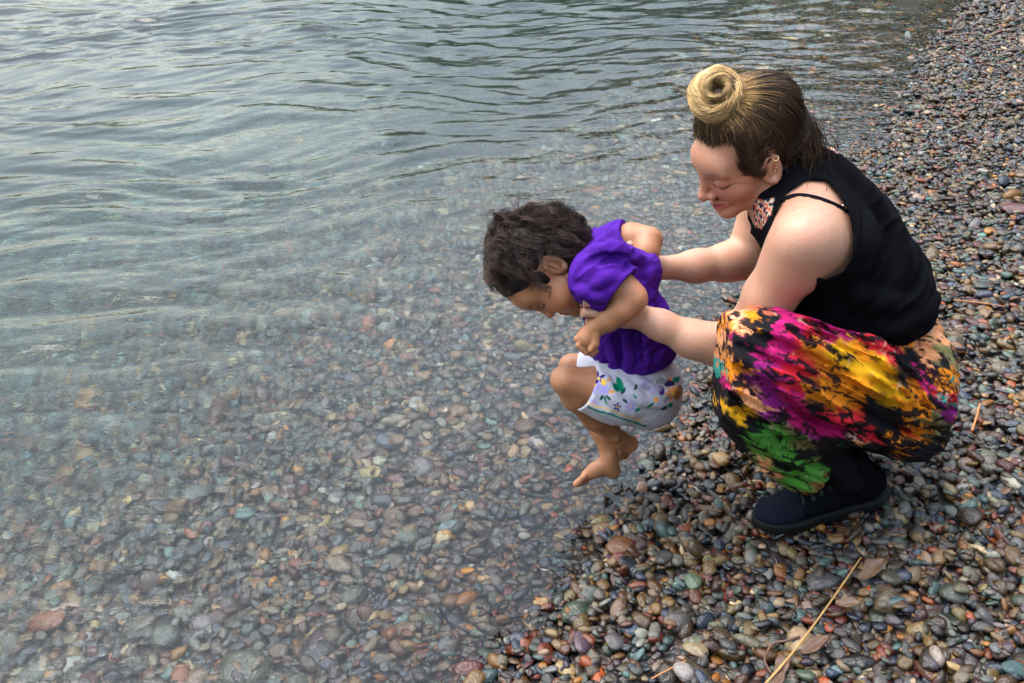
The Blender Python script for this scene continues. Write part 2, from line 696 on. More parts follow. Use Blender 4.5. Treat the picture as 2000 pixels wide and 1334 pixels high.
az = np.radians(np.linspace(-75, 235, 260))
rr = np.linspace(0, 1, 16)
A, Rr = np.meshgrid(az, rr, indexing='ij')
D0 = 260 - 90 * sstep(rad(10), rad(60), A) - 125 * sstep(rad(60), rad(110), A)
elev = np.radians(np.interp(np.degrees(A), [-75, -30, -14, -4, 6, 16, 26, 60, 110, 180, 235], [5.0, 6.0, 9.5, 14, 17.5, 20.5, 22.5, 25, 30, 30, 24]))
dist = D0 * (1 + 0.55 * Rr)
pp = np.stack([A.ravel() * 16, Rr.ravel() * 6, 0 * A.ravel()], 1)
hgt = np.tan(elev) * dist * (0.5 - 0.5 * np.cos(np.pi * Rr)) * (1 + 0.22 * fbm(pp * 0.5, 3, 50).reshape(A.shape)) + 5 * Rr * vnoise(pp * 5, 51).reshape(A.shape)
v = np.stack([np.sin(A) * dist, np.cos(A) * dist, hgt + np.where(A > rad(70), 0, -3)], -1).reshape(-1, 3)
i = (np.arange(259)[:, None] * 16 + np.arange(15)[None]).ravel()
hills = add_obj('hills', mesh_from('hills', v, np.stack([i, i + 1, i + 17, i + 16], 1)), hill_material())
tag(hills, 'dark wooded hills across the lake, with an added unseen rear arc blocking low sky', kind='structure')

# ------------------------------------------------------------------ pebbles
NVAR = 22


def ico(sub):
    bm = bmesh.new()
    bmesh.ops.create_icosphere(bm, subdivisions=sub, radius=1.0)
    v = np.array([q.co[:] for q in bm.verts])
    f = np.array([[q.index for q in fc.verts] for fc in bm.faces])
    bm.free()
    return v, f


def pebble_material(name, instanced):
    m, N, L, b = new_mat(name)
    oi = N.new('ShaderNodeObjectInfo')
    if instanced:
        at = N.new('ShaderNodeAttribute')
        at.attribute_type = 'INSTANCER'
        at.attribute_name = 'col'
        csock = at.outputs['Color']
        wt = N.new('ShaderNodeAttribute')
        wt.attribute_type = 'INSTANCER'
        wt.attribute_name = 'wet'
        wsock = wt.outputs['Fac']
    else:
        csock, wsock = oi.outputs['Color'], oi.outputs['Alpha']
    tc = N.new('ShaderNodeTexCoord')
    ad = N.new('ShaderNodeVectorMath')
    sc_ = N.new('ShaderNodeMath')
    sc_.operation = 'MULTIPLY'
    sc_.inputs[1].default_value = 40
    L.new(oi.outputs['Random'], sc_.inputs[0])
    L.new(tc.outputs['Object'], ad.inputs[0])
    L.new(sc_.outputs[0], ad.inputs[1])
    n1 = N.new('ShaderNodeTexNoise')
    n1.inputs['Scale'].default_value = 2.2
    n1.inputs['Detail'].default_value = 8
    n1.inputs['Roughness'].default_value = 0.65
    n1.inputs['Distortion'].default_value = 0.6
    L.new(ad.outputs[0], n1.inputs['Vector'])
    mr = N.new('ShaderNodeMapRange')
    mr.inputs['From Min'].default_value = 0.3
    mr.inputs['From Max'].default_value = 0.7
    mr.inputs['To Min'].default_value = 0.62
    mr.inputs['To Max'].default_value = 1.36
    L.new(n1.outputs['Fac'], mr.inputs['Value'])
    mx = N.new('ShaderNodeMixRGB')
    mx.blend_type = 'MULTIPLY'
    mx.inputs['Fac'].default_value = 1
    L.new(csock, mx.inputs['Color1'])
    L.new(mr.outputs['Result'], mx.inputs['Color2'])
    # thin mineral bands on some stones
    wv = N.new('ShaderNodeTexWave')
    wv.inputs['Scale'].default_value = 0.9
    wv.inputs['Distortion'].default_value = 3.0
    wv.inputs['Detail'].default_value = 3
    L.new(ad.outputs[0], wv.inputs['Vector'])
    wr = N.new('ShaderNodeMapRange')
    wr.inputs['From Min'].default_value = 0.93
    wr.inputs['From Max'].default_value = 1.0
    L.new(wv.outputs['Fac'], wr.inputs['Value'])
    gt = N.new('ShaderNodeMath')
    gt.operation = 'GREATER_THAN'
    gt.inputs[1].default_value = 0.95
    L.new(oi.outputs['Random'], gt.inputs[0])
    mm = N.new('ShaderNodeMath')
    mm.operation = 'MULTIPLY'
    L.new(wr.outputs['Result'], mm.inputs[0])
    L.new(gt.outputs[0], mm.inputs[1])
    m5 = N.new('ShaderNodeMath')
    m5.operation = 'MULTIPLY'
    m5.inputs[1].default_value = 0.22
    L.new(mm.outputs[0], m5.inputs[0])
    m2 = N.new('ShaderNodeMixRGB')
    m2.inputs['Color2'].default_value = (*srgb(190, 180, 170), 1)
    L.new(m5.outputs[0], m2.inputs['Fac'])
    L.new(mx.outputs['Color'], m2.inputs['Color1'])
    L.new(m2.outputs['Color'], b.inputs['Base Color'])
    rg = N.new('ShaderNodeMapRange')
    rg.inputs['To Min'].default_value = 0.58
    rg.inputs['To Max'].default_value = 0.16
    L.new(wsock, rg.inputs['Value'])
    L.new(rg.outputs['Result'], b.inputs['Roughness'])
    bp = N.new('ShaderNodeBump')
    bp.inputs['Strength'].default_value = 0.25
    bp.inputs['Distance'].default_value = 0.05
    n2 = N.new('ShaderNodeTexNoise')
    n2.inputs['Scale'].default_value = 7
    n2.inputs['Detail'].default_value = 6
    L.new(ad.outputs[0], n2.inputs['Vector'])
    L.new(n2.outputs['Fac'], bp.inputs['Height'])
    L.new(bp.outputs['Normal'], b.inputs['Normal'])
    return m


M_PEB_I = pebble_material('pebble_stone', True)
M_PEB_O = pebble_material('pebble_stone_single', False)


def pebble_variants(sub, mat, seed):
    r = np.random.default_rng(seed)
    vv, ff = ico(sub)
    out = []
    for k in range(NVAR):
        v = vv.copy()
        e = 0.75 + 0.5 * r.random()
        v = np.sign(v) * np.abs(v) ** e
        v /= np.abs(v).max()
        v = v * (1 + 0.16 * vnoise(vv * 1.3 + k * 9.1, k)[:, None] + 0.05 * vnoise(vv * 3.1 + k * 3.3, k + 50)[:, None])
        for q in range(r.integers(1, 5)):            # worn flat faces
            nn = nrm(r.normal(size=3) * [1, 1, 0.8])
            lim = 0.55 + 0.3 * r.random()
            t = v @ nn
            v -= np.outer(np.maximum(t - lim, 0) * 0.85, nn)
        v *= [1, 0.55 + 0.33 * r.random(), 0.30 + 0.20 * r.random()]
        v[:, 0] *= 1 + 0.25 * r.normal() * 0.5 * v[:, 1]
        out.append(mesh_from('pebble', v, ff))
        out[-1].materials.append(mat)
    return out


PALETTE = [((108, 104, 102), 16), ((66, 72, 84), 14), ((90, 76, 64), 14), ((112, 78, 64), 8), ((130, 102, 74), 13), ((168, 142, 110), 11), ((172, 124, 60), 5),
           ((150, 90, 62), 6), ((104, 110, 100), 10), ((104, 126, 122), 5), ((200, 176, 152), 5), ((200, 194, 184), 3), ((88, 74, 80), 5), ((140, 130, 116), 10), ((112, 60, 50), 4)]
PAL = np.array([srgb(*c) for c, _ in PALETTE])
PAL = np.clip(PAL.mean(1, keepdims=True) + (PAL - PAL.mean(1, keepdims=True)) * 1.45, 0.008, 1)
PW = np.array([w for _, w in PALETTE], float)
PW /= PW.sum()


def lay_pebbles():
    r = np.random.default_rng(11)
    pts = []

    def scatter(n, x0, x1, y0, y1, amean, test):
        x = r.uniform(x0, x1, n)
        y = r.uniform(y0, y1, n)
        d = shore_d(x, y)
        t = y * math.cos(_p) + CAM_H * math.sin(_p)
        half = t * 1000 / FOC
        ok = test(d, y) & (np.abs(x) < half * 1.04 + 0.35)
        x, y, d = x[ok], y[ok], d[ok]
        a = amean * np.exp(0.34 * r.normal(size=len(x)))
        pts.append(np.stack([x, y, d, a], 1))
    dens = 5900
    scatter(int(dens * 2.5 * 2.6), -0.6, 1.9, 0.8, 3.4, 0.0127, lambda d, y: (d > -0.15) & (d < 3))
    scatter(int(5400 * 4.4 * 2.4), 0.4, 4.8, 3.4, 5.8, 0.0122, lambda d, y: (d > -0.15) & (d < 3))
    scatter(int(3000 * 4.4 * 3.4), 1.4, 5.8, 5.8, 9.2, 0.0145, lambda d, y: (d > -0.2) & (d < 3))
    scatter(int(3400 * 3.2 * 3.4), -2.2, 1.0, 0.8, 4.2, 0.0155, lambda d, y: (d <= -0.12) & (d > -2.3))
    scatter(int(1500 * 5.0 * 4), -2.6, 2.4, 4.2, 8.2, 0.02, lambda d, y: (d <= -0.12) & (d > -1.3))
    scatter(int(900 * 3 * 4), -4.0, -0.6, 1.5, 5.5, 0.024, lambda d, y: (d <= -2.1) & (d > -3.6))
    pts = np.concatenate(pts)
    # a sprinkling of noticeably larger stones
    big = r.random(len(pts)) < 0.035
    pts[big, 3] *= 1.3
    order = r.permutation(len(pts))
    pts = pts[order]
    n = len(pts)
    x, y, d, a = pts.T
    var = r.integers(0, NVAR, n)
    yaw = r.uniform(0, 6.283, n)
    tilt = np.radians(np.abs(r.normal(0, 17, n)) + np.where(r.random(n) < 0.12, 28, 0))
    tdir = r.uniform(0, 6.283, n)
    cell = 0.005
    gx0, gy0 = -4.3, 0.6
    H = np.zeros((int(10.5 / cell), int(9 / cell)), np.float32)
    zg = ground_z(x, y)
    zc = np.zeros(n)
    thick = 0.46 * a
    for i in range(n):
        ai = a[i] * 0.82
        m = max(int(ai / cell), 1)
        ci, cj = int((x[i] - gx0) / cell), int((y[i] - gy0) / cell)
        h = H[ci - m:ci + m + 1, cj - m:cj + m + 1]
        if h.size == 0:
            continue
        hm = float(h.mean())
        c = float(thick[i])
        z = min(hm * 0.85 + 0.35 * c, 0.032)
        zc[i] = z
        np.maximum(h, z + c * 0.75, out=h)
    cols = PAL[r.choice(len(PAL), n, p=PW)]
    cols = cols * np.exp(0.40 * r.normal(size=(n, 1))) * (1 + 0.06 * r.normal(size=(n, 3)))
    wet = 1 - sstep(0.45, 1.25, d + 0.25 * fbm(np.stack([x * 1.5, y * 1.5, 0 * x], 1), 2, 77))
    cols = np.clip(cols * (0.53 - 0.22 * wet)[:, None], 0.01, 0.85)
    veil_tint = sstep(0.0, -0.5, d)[:, None]                   # water's sheen put into the colour: submerged stones paler, beach stones darker
    cols = cols * (0.78 + 0.32 * veil_tint)
    cols = cols * (1 - 0.22 * veil_tint) + np.array([0.20, 0.150, 0.120]) * 0.22 * veil_tint
    ii = ((x - gx0) / cell).astype(int)
    jj = ((y - gy0) / cell).astype(int)
    exposed = (zc + thick * 0.8) >= H[np.clip(ii, 0, H.shape[0] - 1), np.clip(jj, 0, H.shape[1] - 1)] - 0.002
    loc = np.stack([x, y, zg + zc], 1)
    from mathutils import Euler
    # orientation: yaw, then tip towards a random side
    ex, ey = tilt * np.cos(tdir), tilt * np.sin(tdir)
    rot = np.stack([ex, ey, yaw], 1)
    q = np.clip(r.normal(1, 0.12, (n, 3)), 0.7, 1.35)
    scl = a[:, None] * q
    # the 300 that show largest
    L = to_local(loc)
    pxx, pyy = px_of(L)
    size = a / -L[:, 2]
    vis = exposed & (pxx > 15) & (pxx < 1985) & (pyy > 20) & (pyy < 1320) & (d > 0.02)
    hidden = (pxx > 1390) & (pxx < 1860) & (pyy > 600) & (pyy < 1010) | (pxx > 1480) & (pxx < 1760) & (pyy < 1030) & (pyy > 300)
    vis &= ~hidden
    top = np.argsort(-np.where(vis, size, 0))[:300]
    mask = np.ones(n, bool)
    mask[top] = False
    # stuff: instanced mass
    me = bpy.data.meshes.new('pebble_mass')
    k = int(mask.sum())
    me.vertices.add(k)
    me.vertices.foreach_set('co', loc[mask].astype(np.float32).ravel())
    for nm, ty, arr in (('rot', 'FLOAT_VECTOR', rot), ('scl', 'FLOAT_VECTOR', scl), ('col', 'FLOAT_VECTOR', cols)):
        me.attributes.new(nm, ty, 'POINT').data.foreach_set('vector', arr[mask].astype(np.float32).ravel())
    me.attributes.new('pick', 'INT', 'POINT').data.foreach_set('value', var[mask].astype(np.int32))
    me.attributes.new('wet', 'FLOAT', 'POINT').data.foreach_set('value', wet[mask].astype(np.float32))
    pc = bpy.data.collections.new('pebble_shapes')
    for q_, m_ in enumerate(pebble_variants(2, M_PEB_I, 3)):
        o = bpy.data.objects.new('pebble_shape', m_)
        pc.objects.link(o)
    ng = bpy.data.node_groups.new('scatter_pebbles', 'GeometryNodeTree')
    ng.interface.new_socket('Geometry', in_out='INPUT', socket_type='NodeSocketGeometry')
    ng.interface.new_socket('Geometry', in_out='OUTPUT', socket_type='NodeSocketGeometry')
    N, K = ng.nodes, ng.links
    gi, go = N.new('NodeGroupInput'), N.new('NodeGroupOutput')
    ip = N.new('GeometryNodeInstanceOnPoints')
    ci = N.new('GeometryNodeCollectionInfo')
    ci.inputs['Collection'].default_value = pc
    ci.inputs['Separate Children'].default_value = True
    ci.inputs['Reset Children'].default_value = True

    def na(name, ty):
        q = N.new('GeometryNodeInputNamedAttribute')
        q.data_type = ty
        q.inputs['Name'].default_value = name
        return q.outputs['Attribute']
    er = N.new('FunctionNodeEulerToRotation')
    K.new(na('rot', 'FLOAT_VECTOR'), er.inputs[0])
    K.new(er.outputs[0], ip.inputs['Rotation'])
    K.new(na('scl', 'FLOAT_VECTOR'), ip.inputs['Scale'])
    K.new(na('pick', 'INT'), ip.inputs['Instance Index'])
    ip.inputs['Pick Instance'].default_value = True
    K.new(ci.outputs[0], ip.inputs['Instance'])
    K.new(gi.outputs[0], ip.inputs['Points'])
    K.new(ip.outputs['Instances'], go.inputs[0])
    mass = add_obj('pebble_mass', me, None, beach)
    mass['kind'] = 'stuff'
    md = mass.modifiers.new('scatter', 'NODES')
    md.node_group = ng
    # singles
    singles = pebble_variants(2, M_PEB_O, 3)
    for i in top:
        o = bpy.data.objects.new('pebble', singles[var[i]])
        o.location = loc[i]
        o.rotation_euler = rot[i]
        o.scale = scl[i]
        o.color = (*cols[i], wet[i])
        o.parent = beach
        COL.objects.link(o)


lay_pebbles()

# ------------------------------------------------------------------ the two people
YAX, ZAX, XAX = dvec(0, 1, 0), dvec(0, 0, 1), dvec(1, 0, 0)


class Head:
    """local head frame: x face direction, y her left, z crown; metres times k"""
    def __init__(s, o, f, l, u, k):
        s.o, s.k = np.asarray(o, float), k
        s.f = nrm(f)
        s.u = nrm(np.asarray(u) - s.f * (np.asarray(u) @ s.f))
        s.l = np.cross(s.u, s.f)
        s.A = np.array([s.f, s.l, s.u])

    def __call__(s, x, y, z):
        return s.o + s.k * (x * s.f + y * s.l + z * s.u)

    def inv(s, v):
        return (v - s.o) @ s.A.T / s.k

    def d(s, x, y, z):
        return x * s.f + y * s.l + z * s.u


def sculpt_head(F, H, child=False):
    k = H.k
    E = lambda c, r, kk=0.0, mode='add', A=None: F.ell(H(*c), H.A if A is None else A, np.array(r) * k, kk * k, mode)
    B = lambda c, r, kk=0.0, mode='add': F.ball(H(*c), r * k, kk * k, mode)
    C = lambda a, b, ra, rb, kk=0.0, mode='add': F.cone(H(*a), H(*b), ra * k, rb * k, kk * k, mode)
    if child:
        E((-.012, 0, .058), (.112, .092, .098))
        E((.045, 0, -.012), (.056, .066, .066), .03)
        for q in (-1, 1):
            B((.060, q * .040, -.034), .033, .03)            # full cheeks
            C((.01, q * .056, -.046), (.070, q * .008, -.078), .020, .020, .025)
        E((.078, 0, .042), (.028, .058, .03), .03)
    else:
        E((-.014, 0, .046), (.100, .077, .088))
        E((.040, 0, -.006), (.057, .051, .064), .03)
        for q in (-1, 1):
            B((.058, q * .034, -.016), .0235, .025)
            C((-.002, q * .051, -.042), (.071, q * .009, -.070), .016, .015, .020)
        E((.078, 0, .038), (.022, .052, .03), .025)
    zc = -.078 if child else -.073
    B((.080, 0, zc), .016, .018)
    # eye sockets, lids
    for q in (-1, 1):
        E((.101, q * .034, .012), (.018, .019, .010), .014, 'sub')
        B((.0795, q * .033, .010), .0150, .004)
        C((.089, q * .020, .0285), (.081, q * .048, .030), .0038 if not child else .004, .003, .012)       # brow
    # nose
    nz = -.018 if child else -.020
    nx = .108 if child else .114
    C((.094, 0, .022), (nx - .004, 0, nz + .004), .0065, .0085, .010)
    B((nx - .002, 0, nz), .0100, .006)
    for q in (-1, 1):
        B((nx - .013, q * .0115, nz - .003), .0078, .006)
        B((nx - .008, q * .0060, nz - .0105), .0020, .002, 'sub')
    # lips
    mz = -.046 if child else -.048
    mx = .093 if child else .094
    for q in (-1, 1):
        C((mx - .012, q * .023, mz + .002), (mx + .003, q * .004, mz + .002), .0036, .0055, .006)
        C((mx - .013, q * .021, mz + .000), (mx + .001, q * .004, mz - .009), .0040, .0062, .006)
        C((mx - .004, q * .019, mz + .001), (mx + .011, 0, mz - .0035), .0008, .0013, .003, 'sub')
    # ears
    for q in (-1, 1):
        ex, ey, ez = (-.010 if child else .004), (.079 if child else .074), (.002 if child else .004)
        A = np.array([H.d(.93, q * -.3, .2), H.d(.25, q * .95, 0), H.d(-.2, 0, .98)])
        kk = 1.12 if child else 1.0
        E((ex, q * ey, ez), (.019 * kk, .0065, .031 * kk), .004, 'add', A)
        E((ex + .003, q * (ey + .008), ez - .003), (.011 * kk, .0075, .016 * kk), .004, 'sub', A)
        B((ex + .003, q * (ey + .002), ez - .024 * kk), .0085, .005)
        pts = []
        for t in np.linspace(-1.9, 2.6, 13):
            pts.append((H(*(np.array([ex, q * (ey + .004), ez]) + np.array([-.0155 * math.cos(t) * kk, 0, .027 * math.sin(t) * kk]) @ np.eye(3))), .0034 * k))
        F.chain(pts, .003 * k)
        C((ex + .006, q * (ey + .003), ez - .010), (ex + .002, q * (ey + .004), ez + .010), .003, .003, .003)


def paint_face(H, v, c, lip, brow, lash, blush, child=False):
    q = H.inv(v)
    x, y, z = q.T
    ya = np.abs(y)

    def mix(m, col):
        c[:] = c * (1 - m[:, None]) + np.array(col) * m[:, None]
    head = (np.abs(x) < .14) & (ya < .1) & (z > -.12) & (z < .15)
    ck = np.exp(-(((ya - .045) / .026) ** 2 + ((z + .024) / .026) ** 2)) * (x > .03) * head
    mix(ck * .45, blush)
    ns = np.exp(-((y / .016) ** 2 + ((z + .018) / .016) ** 2)) * (x > .09) * head
    mix(ns * .45, blush)
    mz = -.046 if child else -.048
    mx = .093 if child else .094
    w = np.clip(1 - ya / .027, 0, 1) ** .6
    lz_ = mz - .0035 + .22 * ya
    lipm = sstep(1.0, .55, np.abs(z - lz_) / (.0115 * w + 1e-4)) * (x > mx - .022) * (ya < .027) * head
    mix(lipm * .85, lip)
    line = np.exp(-((z - lz_ - .0003) / .0015) ** 2) * sstep(.024, .016, ya) * (x > mx - .022) * head
    mix(line * .6, np.array(lip) * .35)
    bz = .0305 + .004 * np.sin(np.clip((ya - .014) / .04, 0, 1) * 2.4)
    bm = np.exp(-((z - bz) / .0032) ** 2) * sstep(.010, .016, ya) * sstep(.056, .044, ya) * (x > .05) * head
    mix(bm * (.75 if child else .7), brow)
    # lowered lid: lash line curves under the eyeball
    lz = .0045 - .004 * np.cos(np.clip((ya - .033) / .018, -1.3, 1.3) * 1.2)
    lm = np.exp(-((z - lz) / .0021) ** 2) * sstep(.016, .020, ya) * sstep(.054, .047, ya) * (x > .06) * head
    mix(np.clip(lm * 1.15, 0, 1), lash)
    sh = np.exp(-(((ya - .033) / .017) ** 2 + ((z - .012) / .009) ** 2)) * (x > .06) * head
    mix(sh * .22, np.array(blush) * .55)
    return c


def rand_unit(r, n):
    a = r.normal(size=(n, 3))
    return a / np.linalg.norm(a, axis=1)[:, None]


def strands(name, paths, cols, width, parent, mat, taper=(0.6, 1.0, 0.25)):
    """paths (n, m, 3) in figure frame -> one mesh of thin three-sided strands"""
    n, m, _ = paths.shape
    t = np.gradient(paths, axis=1)
    t /= np.linalg.norm(t, axis=2, keepdims=True) + 1e-9
    ref = np.array([0.3, 0.2, 1.0])
    s1 = np.cross(t, ref)
    s1 /= np.linalg.norm(s1, axis=2, keepdims=True) + 1e-9
    s2 = np.cross(t, s1)
    u = np.linspace(0, 1, m)
    w = np.interp(u, [0, 0.4, 1], taper)[None, :, None] * np.reshape(width, (-1, 1, 1))
    ring = []
    for a in (0, 2.0944, 4.18879):
        ring.append(paths + (math.cos(a) * s1 + math.sin(a) * s2) * w)
    v = np.stack(ring, 2)                                  # n m 3 3
    idx = np.arange(n * m * 3).reshape(n, m, 3)
    F = []
    for a in range(3):
        b = (a + 1) % 3
        F.append(np.stack([idx[:, :-1, a], idx[:, :-1, b], idx[:, 1:, b], idx[:, 1:, a]], -1).reshape(-1, 4))
    c = np.repeat(cols[:, :, None, :], 3, 2).reshape(-1, 3)
    o = part(name, v.reshape(-1, 3), np.concatenate(F), mat, parent, c)
    o['kind'] = 'stuff'
    return o


def tube_mesh(pts, r, sides=8, closed=False):
    pts = np.asarray(pts, float)
    n = len(pts)
    if np.ndim(r) == 0:
        r = np.full(n, r)
    t = np.gradient(pts, axis=0)
    if closed:
        t = np.roll(pts, -1, 0) - np.roll(pts, 1, 0)
    t /= np.linalg.norm(t, axis=1)[:, None] + 1e-12
    a = np.cross(t, [0.31, 0.2, 0.93])
    a /= np.linalg.norm(a, axis=1)[:, None] + 1e-12
    b = np.cross(t, a)
    ang = np.linspace(0, 2 * math.pi, sides, endpoint=False)
    v = (pts[:, None] + (np.cos(ang)[None, :, None] * a[:, None] + np.sin(ang)[None, :, None] * b[:, None]) * np.asarray(r)[:, None, None]).reshape(-1, 3)
    f = []
    rows = n if closed else n - 1
    for i in range(rows):
        i2 = (i + 1) % n
        for j in range(sides):
            j2 = (j + 1) % sides
            f.append((i * sides + j, i * sides + j2, i2 * sides + j2, i2 * sides + j))
    if not closed:
        v = np.concatenate([v, pts[:1], pts[-1:]])
        k = n * sides
        for j in range(sides):
            j2 = (j + 1) % sides
            f.append((k, j2, j, j))
            f.append((k + 1, (n - 1) * sides + j, (n - 1) * sides + j2, (n - 1) * sides + j2))
        f = [q if q[2] != q[3] else (q[0], q[1], q[2], q[2]) for q in f]
    return v, f


def poly_part(name, v, faces, mat, parent, col=None, smooth=True):
    w = to_world(np.asarray(v)) - parent_origin(parent)
    me = bpy.data.meshes.new(name)
    fs = []
    for q in faces:
        q = list(dict.fromkeys(int(i) for i in q))
        if len(q) > 2:
            fs.append(q)
    me.from_pydata([tuple(p) for p in w], [], fs)
    if smooth:
        me.polygons.foreach_set('use_smooth', np.ones(len(me.polygons), bool))
    if col is not None:
        at = me.color_attributes.new('Col', 'FLOAT_COLOR', 'POINT')
        c = np.ones((len(w), 4), np.float32)
        c[:, :3] = col
        at.data.foreach_set('color', c.ravel())
    return add_obj(name, me, mat, parent)


def spline(pts, n):
    """Catmull-Rom through points (k, any)"""
    p = np.asarray(pts, float)
    p = np.concatenate([2 * p[:1] - p[1:2], p, 2 * p[-1:] - p[-2:-1]])
    k = len(p) - 3
    out = []
    for u in np.linspace(0, k - 1e-6, n):
        i = int(u)
        t = u - i
        a, b, c, d = p[i:i + 4]
        out.append(0.5 * ((2 * b) + (c - a) * t + (2 * a - 5 * b + 4 * c - d) * t * t + (3 * b - a - 3 * c + d) * t ** 3))
    return np.array(out)


def poly2d(px, py, poly):
    """signed distance (picture units) of points to a polygon, negative inside"""
    poly = np.asarray(poly, float)
    d = np.full(px.shape, 1e9)
    ins = np.zeros(px.shape, bool)
    n = len(poly)
    for i in range(n):
        a, b = poly[i], poly[(i + 1) % n]
        ex, ey = b - a
        wx, wy = px - a[0], py - a[1]
        t = np.clip((wx * ex + wy * ey) / (ex * ex + ey * ey), 0, 1)
        d = np.minimum(d, (wx - ex * t) ** 2 + (wy - ey * t) ** 2)
        c = ((a[1] > py) != (b[1] > py)) & (px < (b[0] - a[0]) * (py - a[1]) / (b[1] - a[1] + 1e-12) + a[0])
        ins ^= c
    return np.where(ins, -1, 1) * np.sqrt(d)


# ================================================================== woman
def torso_w(F, grow=0.0, legs=True):
    """trunk from hips to neck base"""
    S = lambda q: nrm(q)
    c1, c2, c3, c4 = P(1566, 392, 1.74), P(1640, 478, 1.74), P(1686, 580, 1.74), P(1722, 680, 1.74)
    up = S(c1 - c3)
    F.ell(c1 + np.array([0, -.01, 0]), [S(c1 - c2), YAX, np.cross(S(c1 - c2), YAX)], (.11 + grow, .150 + grow, .092 + grow), .03)
    F.ell(c2, [S(c1 - c3), YAX, np.cross(S(c1 - c3), YAX)], (.15 + grow, .152 + grow, .112 + grow), .05)
    F.ell(c3, [S(c2 - c4), YAX, np.cross(S(c2 - c4), YAX)], (.13 + grow, .145 + grow, .115 + grow), .05)
    F.ell(c4, [S(c3 - c4), YAX, np.cross(S(c3 - c4), YAX)], (.12 + grow, .165 + grow, .110 + grow), .05)
    # breast mass towards the knees
    for y in (1.66, 1.82):
        F.ball(P(1578, 530, y), .062 + grow, .05)


def build_woman():
    base = to_world(P(1640, 985, 1.60))
    base[2] = float(ground_z(np.array([base[0]]), np.array([base[1]]))[0])
    W = empty('person', base, 'woman in a black sleeveless top and tie-dye trousers crouching on the pebbles, holding the child', 'person')
    h = 0.0023
    H = Head(P(1466, 303, 1.735), (-.838, -.545, .033), (.347, -.484, .803), (-.42, .685, .595), 1.0)

    lo = np.array([P(1120, 700, 1.75)[0], P(1500, 1000, 1.6)[1], -2.35])
    hi = np.array([P(1890, 600, 1.75)[0], P(1500, 150, 1.72)[1], -1.45])
    F = Field(lo, hi, h)
    # ---- body
    torso_w(F)
    shn, shf = P(1578, 472, 1.582), P(1518, 338, 1.895)
    F.ball(shn, .057, .06)
    F.ball(P(1612, 492, 1.620), .052, .05)                     # back of the shoulder
    F.ball(shf, .06, .06)
    # near arm
    el = P(1452, 668, 1.615)
    F.chain([(shn, .052), (P(1544, 520, 1.578), .0485), (P(1502, 580, 1.590), .0430), (P(1470, 635, 1.602), .038), (el, .036)], .03)
    wr = P(1236, 613, 1.625)
    F.chain([(el, .038), (P(1400, 676, 1.610), .0350), (P(1350, 661, 1.610), .0320), (P(1290, 635, 1.617), .0255), (wr, .0215)], .025)
    F.ball(P(1562, 470, 1.552), .038, .05)                      # deltoid
    F.ell(P(1392, 664, 1.600), [nrm(el - wr), YAX, ZAX], (.060, .028, .031), .02)
    F.ball(P(1250, 606, 1.606), .010, .014)                     # wrist bone
    # near hand: gripping the child under the arm, thumb on the back
    hc = P(1196, 604, 1.618)
    F.chain([(wr, .0215), (P(1216, 608, 1.622), .022), (hc, .022), (P(1176, 598, 1.616), .019)], .02)
    F.chain([(P(1216, 615, 1.620), .019), (P(1184, 618, 1.616), .016)], .018)
    fing = [[(1192, 580, 1.612, .0095), (1162, 573, 1.604, .0092), (1142, 571, 1.608, .0090), (1131, 573, 1.634, .0085), (1134, 575, 1.660, .008)],
            [(1190, 594, 1.608, .0102), (1158, 590, 1.594, .0100), (1137, 589, 1.598, .0096), (1127, 591, 1.628, .0090), (1132, 592, 1.660, .008)],
            [(1192, 613, 1.608, .0102), (1163, 611, 1.594, .0098), (1143, 610, 1.598, .0094), (1134, 611, 1.628, .0088), (1139, 611, 1.660, .008)],
            [(1198, 629, 1.610, .0090), (1176, 630, 1.600, .0086), (1158, 629, 1.604, .0083), (1150, 628, 1.630, .0078), (1153, 628, 1.655, .007)]]
    for fg in fing:
        F.chain([(P(a, b, y), r) for a, b, y, r in fg], .0022)
    F.chain([(P(1218, 600, 1.626), .014), (P(1226, 578, 1.622), .0115), (P(1229, 552, 1.628), .0100), (P(1223, 531, 1.640), .0088)], .010)
    # far arm
    ef = P(1462, 508, 1.88)
    F.chain([(shf, .054), (P(1492, 410, 1.905), .046), (P(1472, 466, 1.895), .039), (ef, .036)], .03)
    wf = P(1280, 524, 1.815)
    F.chain([(ef, .036), (P(1420, 512, 1.868), .037), (P(1360, 520, 1.845), .031), (wf, .0225)], .025)
    F.cone(P(1452, 496, 1.870), P(1448, 503, 1.868), .020, .020, .02)
    F.chain([(wf, .022), (P(1262, 522, 1.81), .021), (P(1244, 516, 1.805), .019)], .016)
    for k_, (dy, dx) in enumerate(((-10, 4), (-2, -2), (6, -4), (14, 0))):
        F.chain([(P(1246 + dx, 516 + dy, 1.803), .0095), (P(1222 + dx, 512 + dy, 1.815), .0090), (P(1206 + dx, 512 + dy, 1.835), .008)], .004)
    F.chain([(P(1256, 508, 1.80), .012), (P(1243, 490, 1.790), .0095), (P(1230, 478, 1.780), .0085)], .008)   # thumb on the back
    # neck and head
    F.chain([(P(1562, 388, 1.74), .066), (H(-.035, 0, -.075), .056), (H(-.018, 0, -.02), .058)], .04)
    sculpt_head(F, H)
    # legs (mostly under cloth)
    hn, hf = P(1758, 735, 1.65), P(1745, 668, 1.84)
    kn, kf = P(1445, 690, 1.495), P(1470, 640, 1.90)
    an, af = P(1655, 930, 1.585), P(1545, 885, 1.86)
    for hp, kp, ap in ((hn, kn, an), (hf, kf, af)):
        kq = kp + nrm(hp - kp) * .03
        F.chain([(hp, .070), (kq, .036)], .02)
        F.chain([(kq, .036), (.5 * kq + .5 * ap, .036), (ap, .027)], .02)
    v, f = F.mesh()
    c = np.tile(np.array([0.47, 0.255, 0.168]), (len(v), 1))
    w3 = to_world(v)
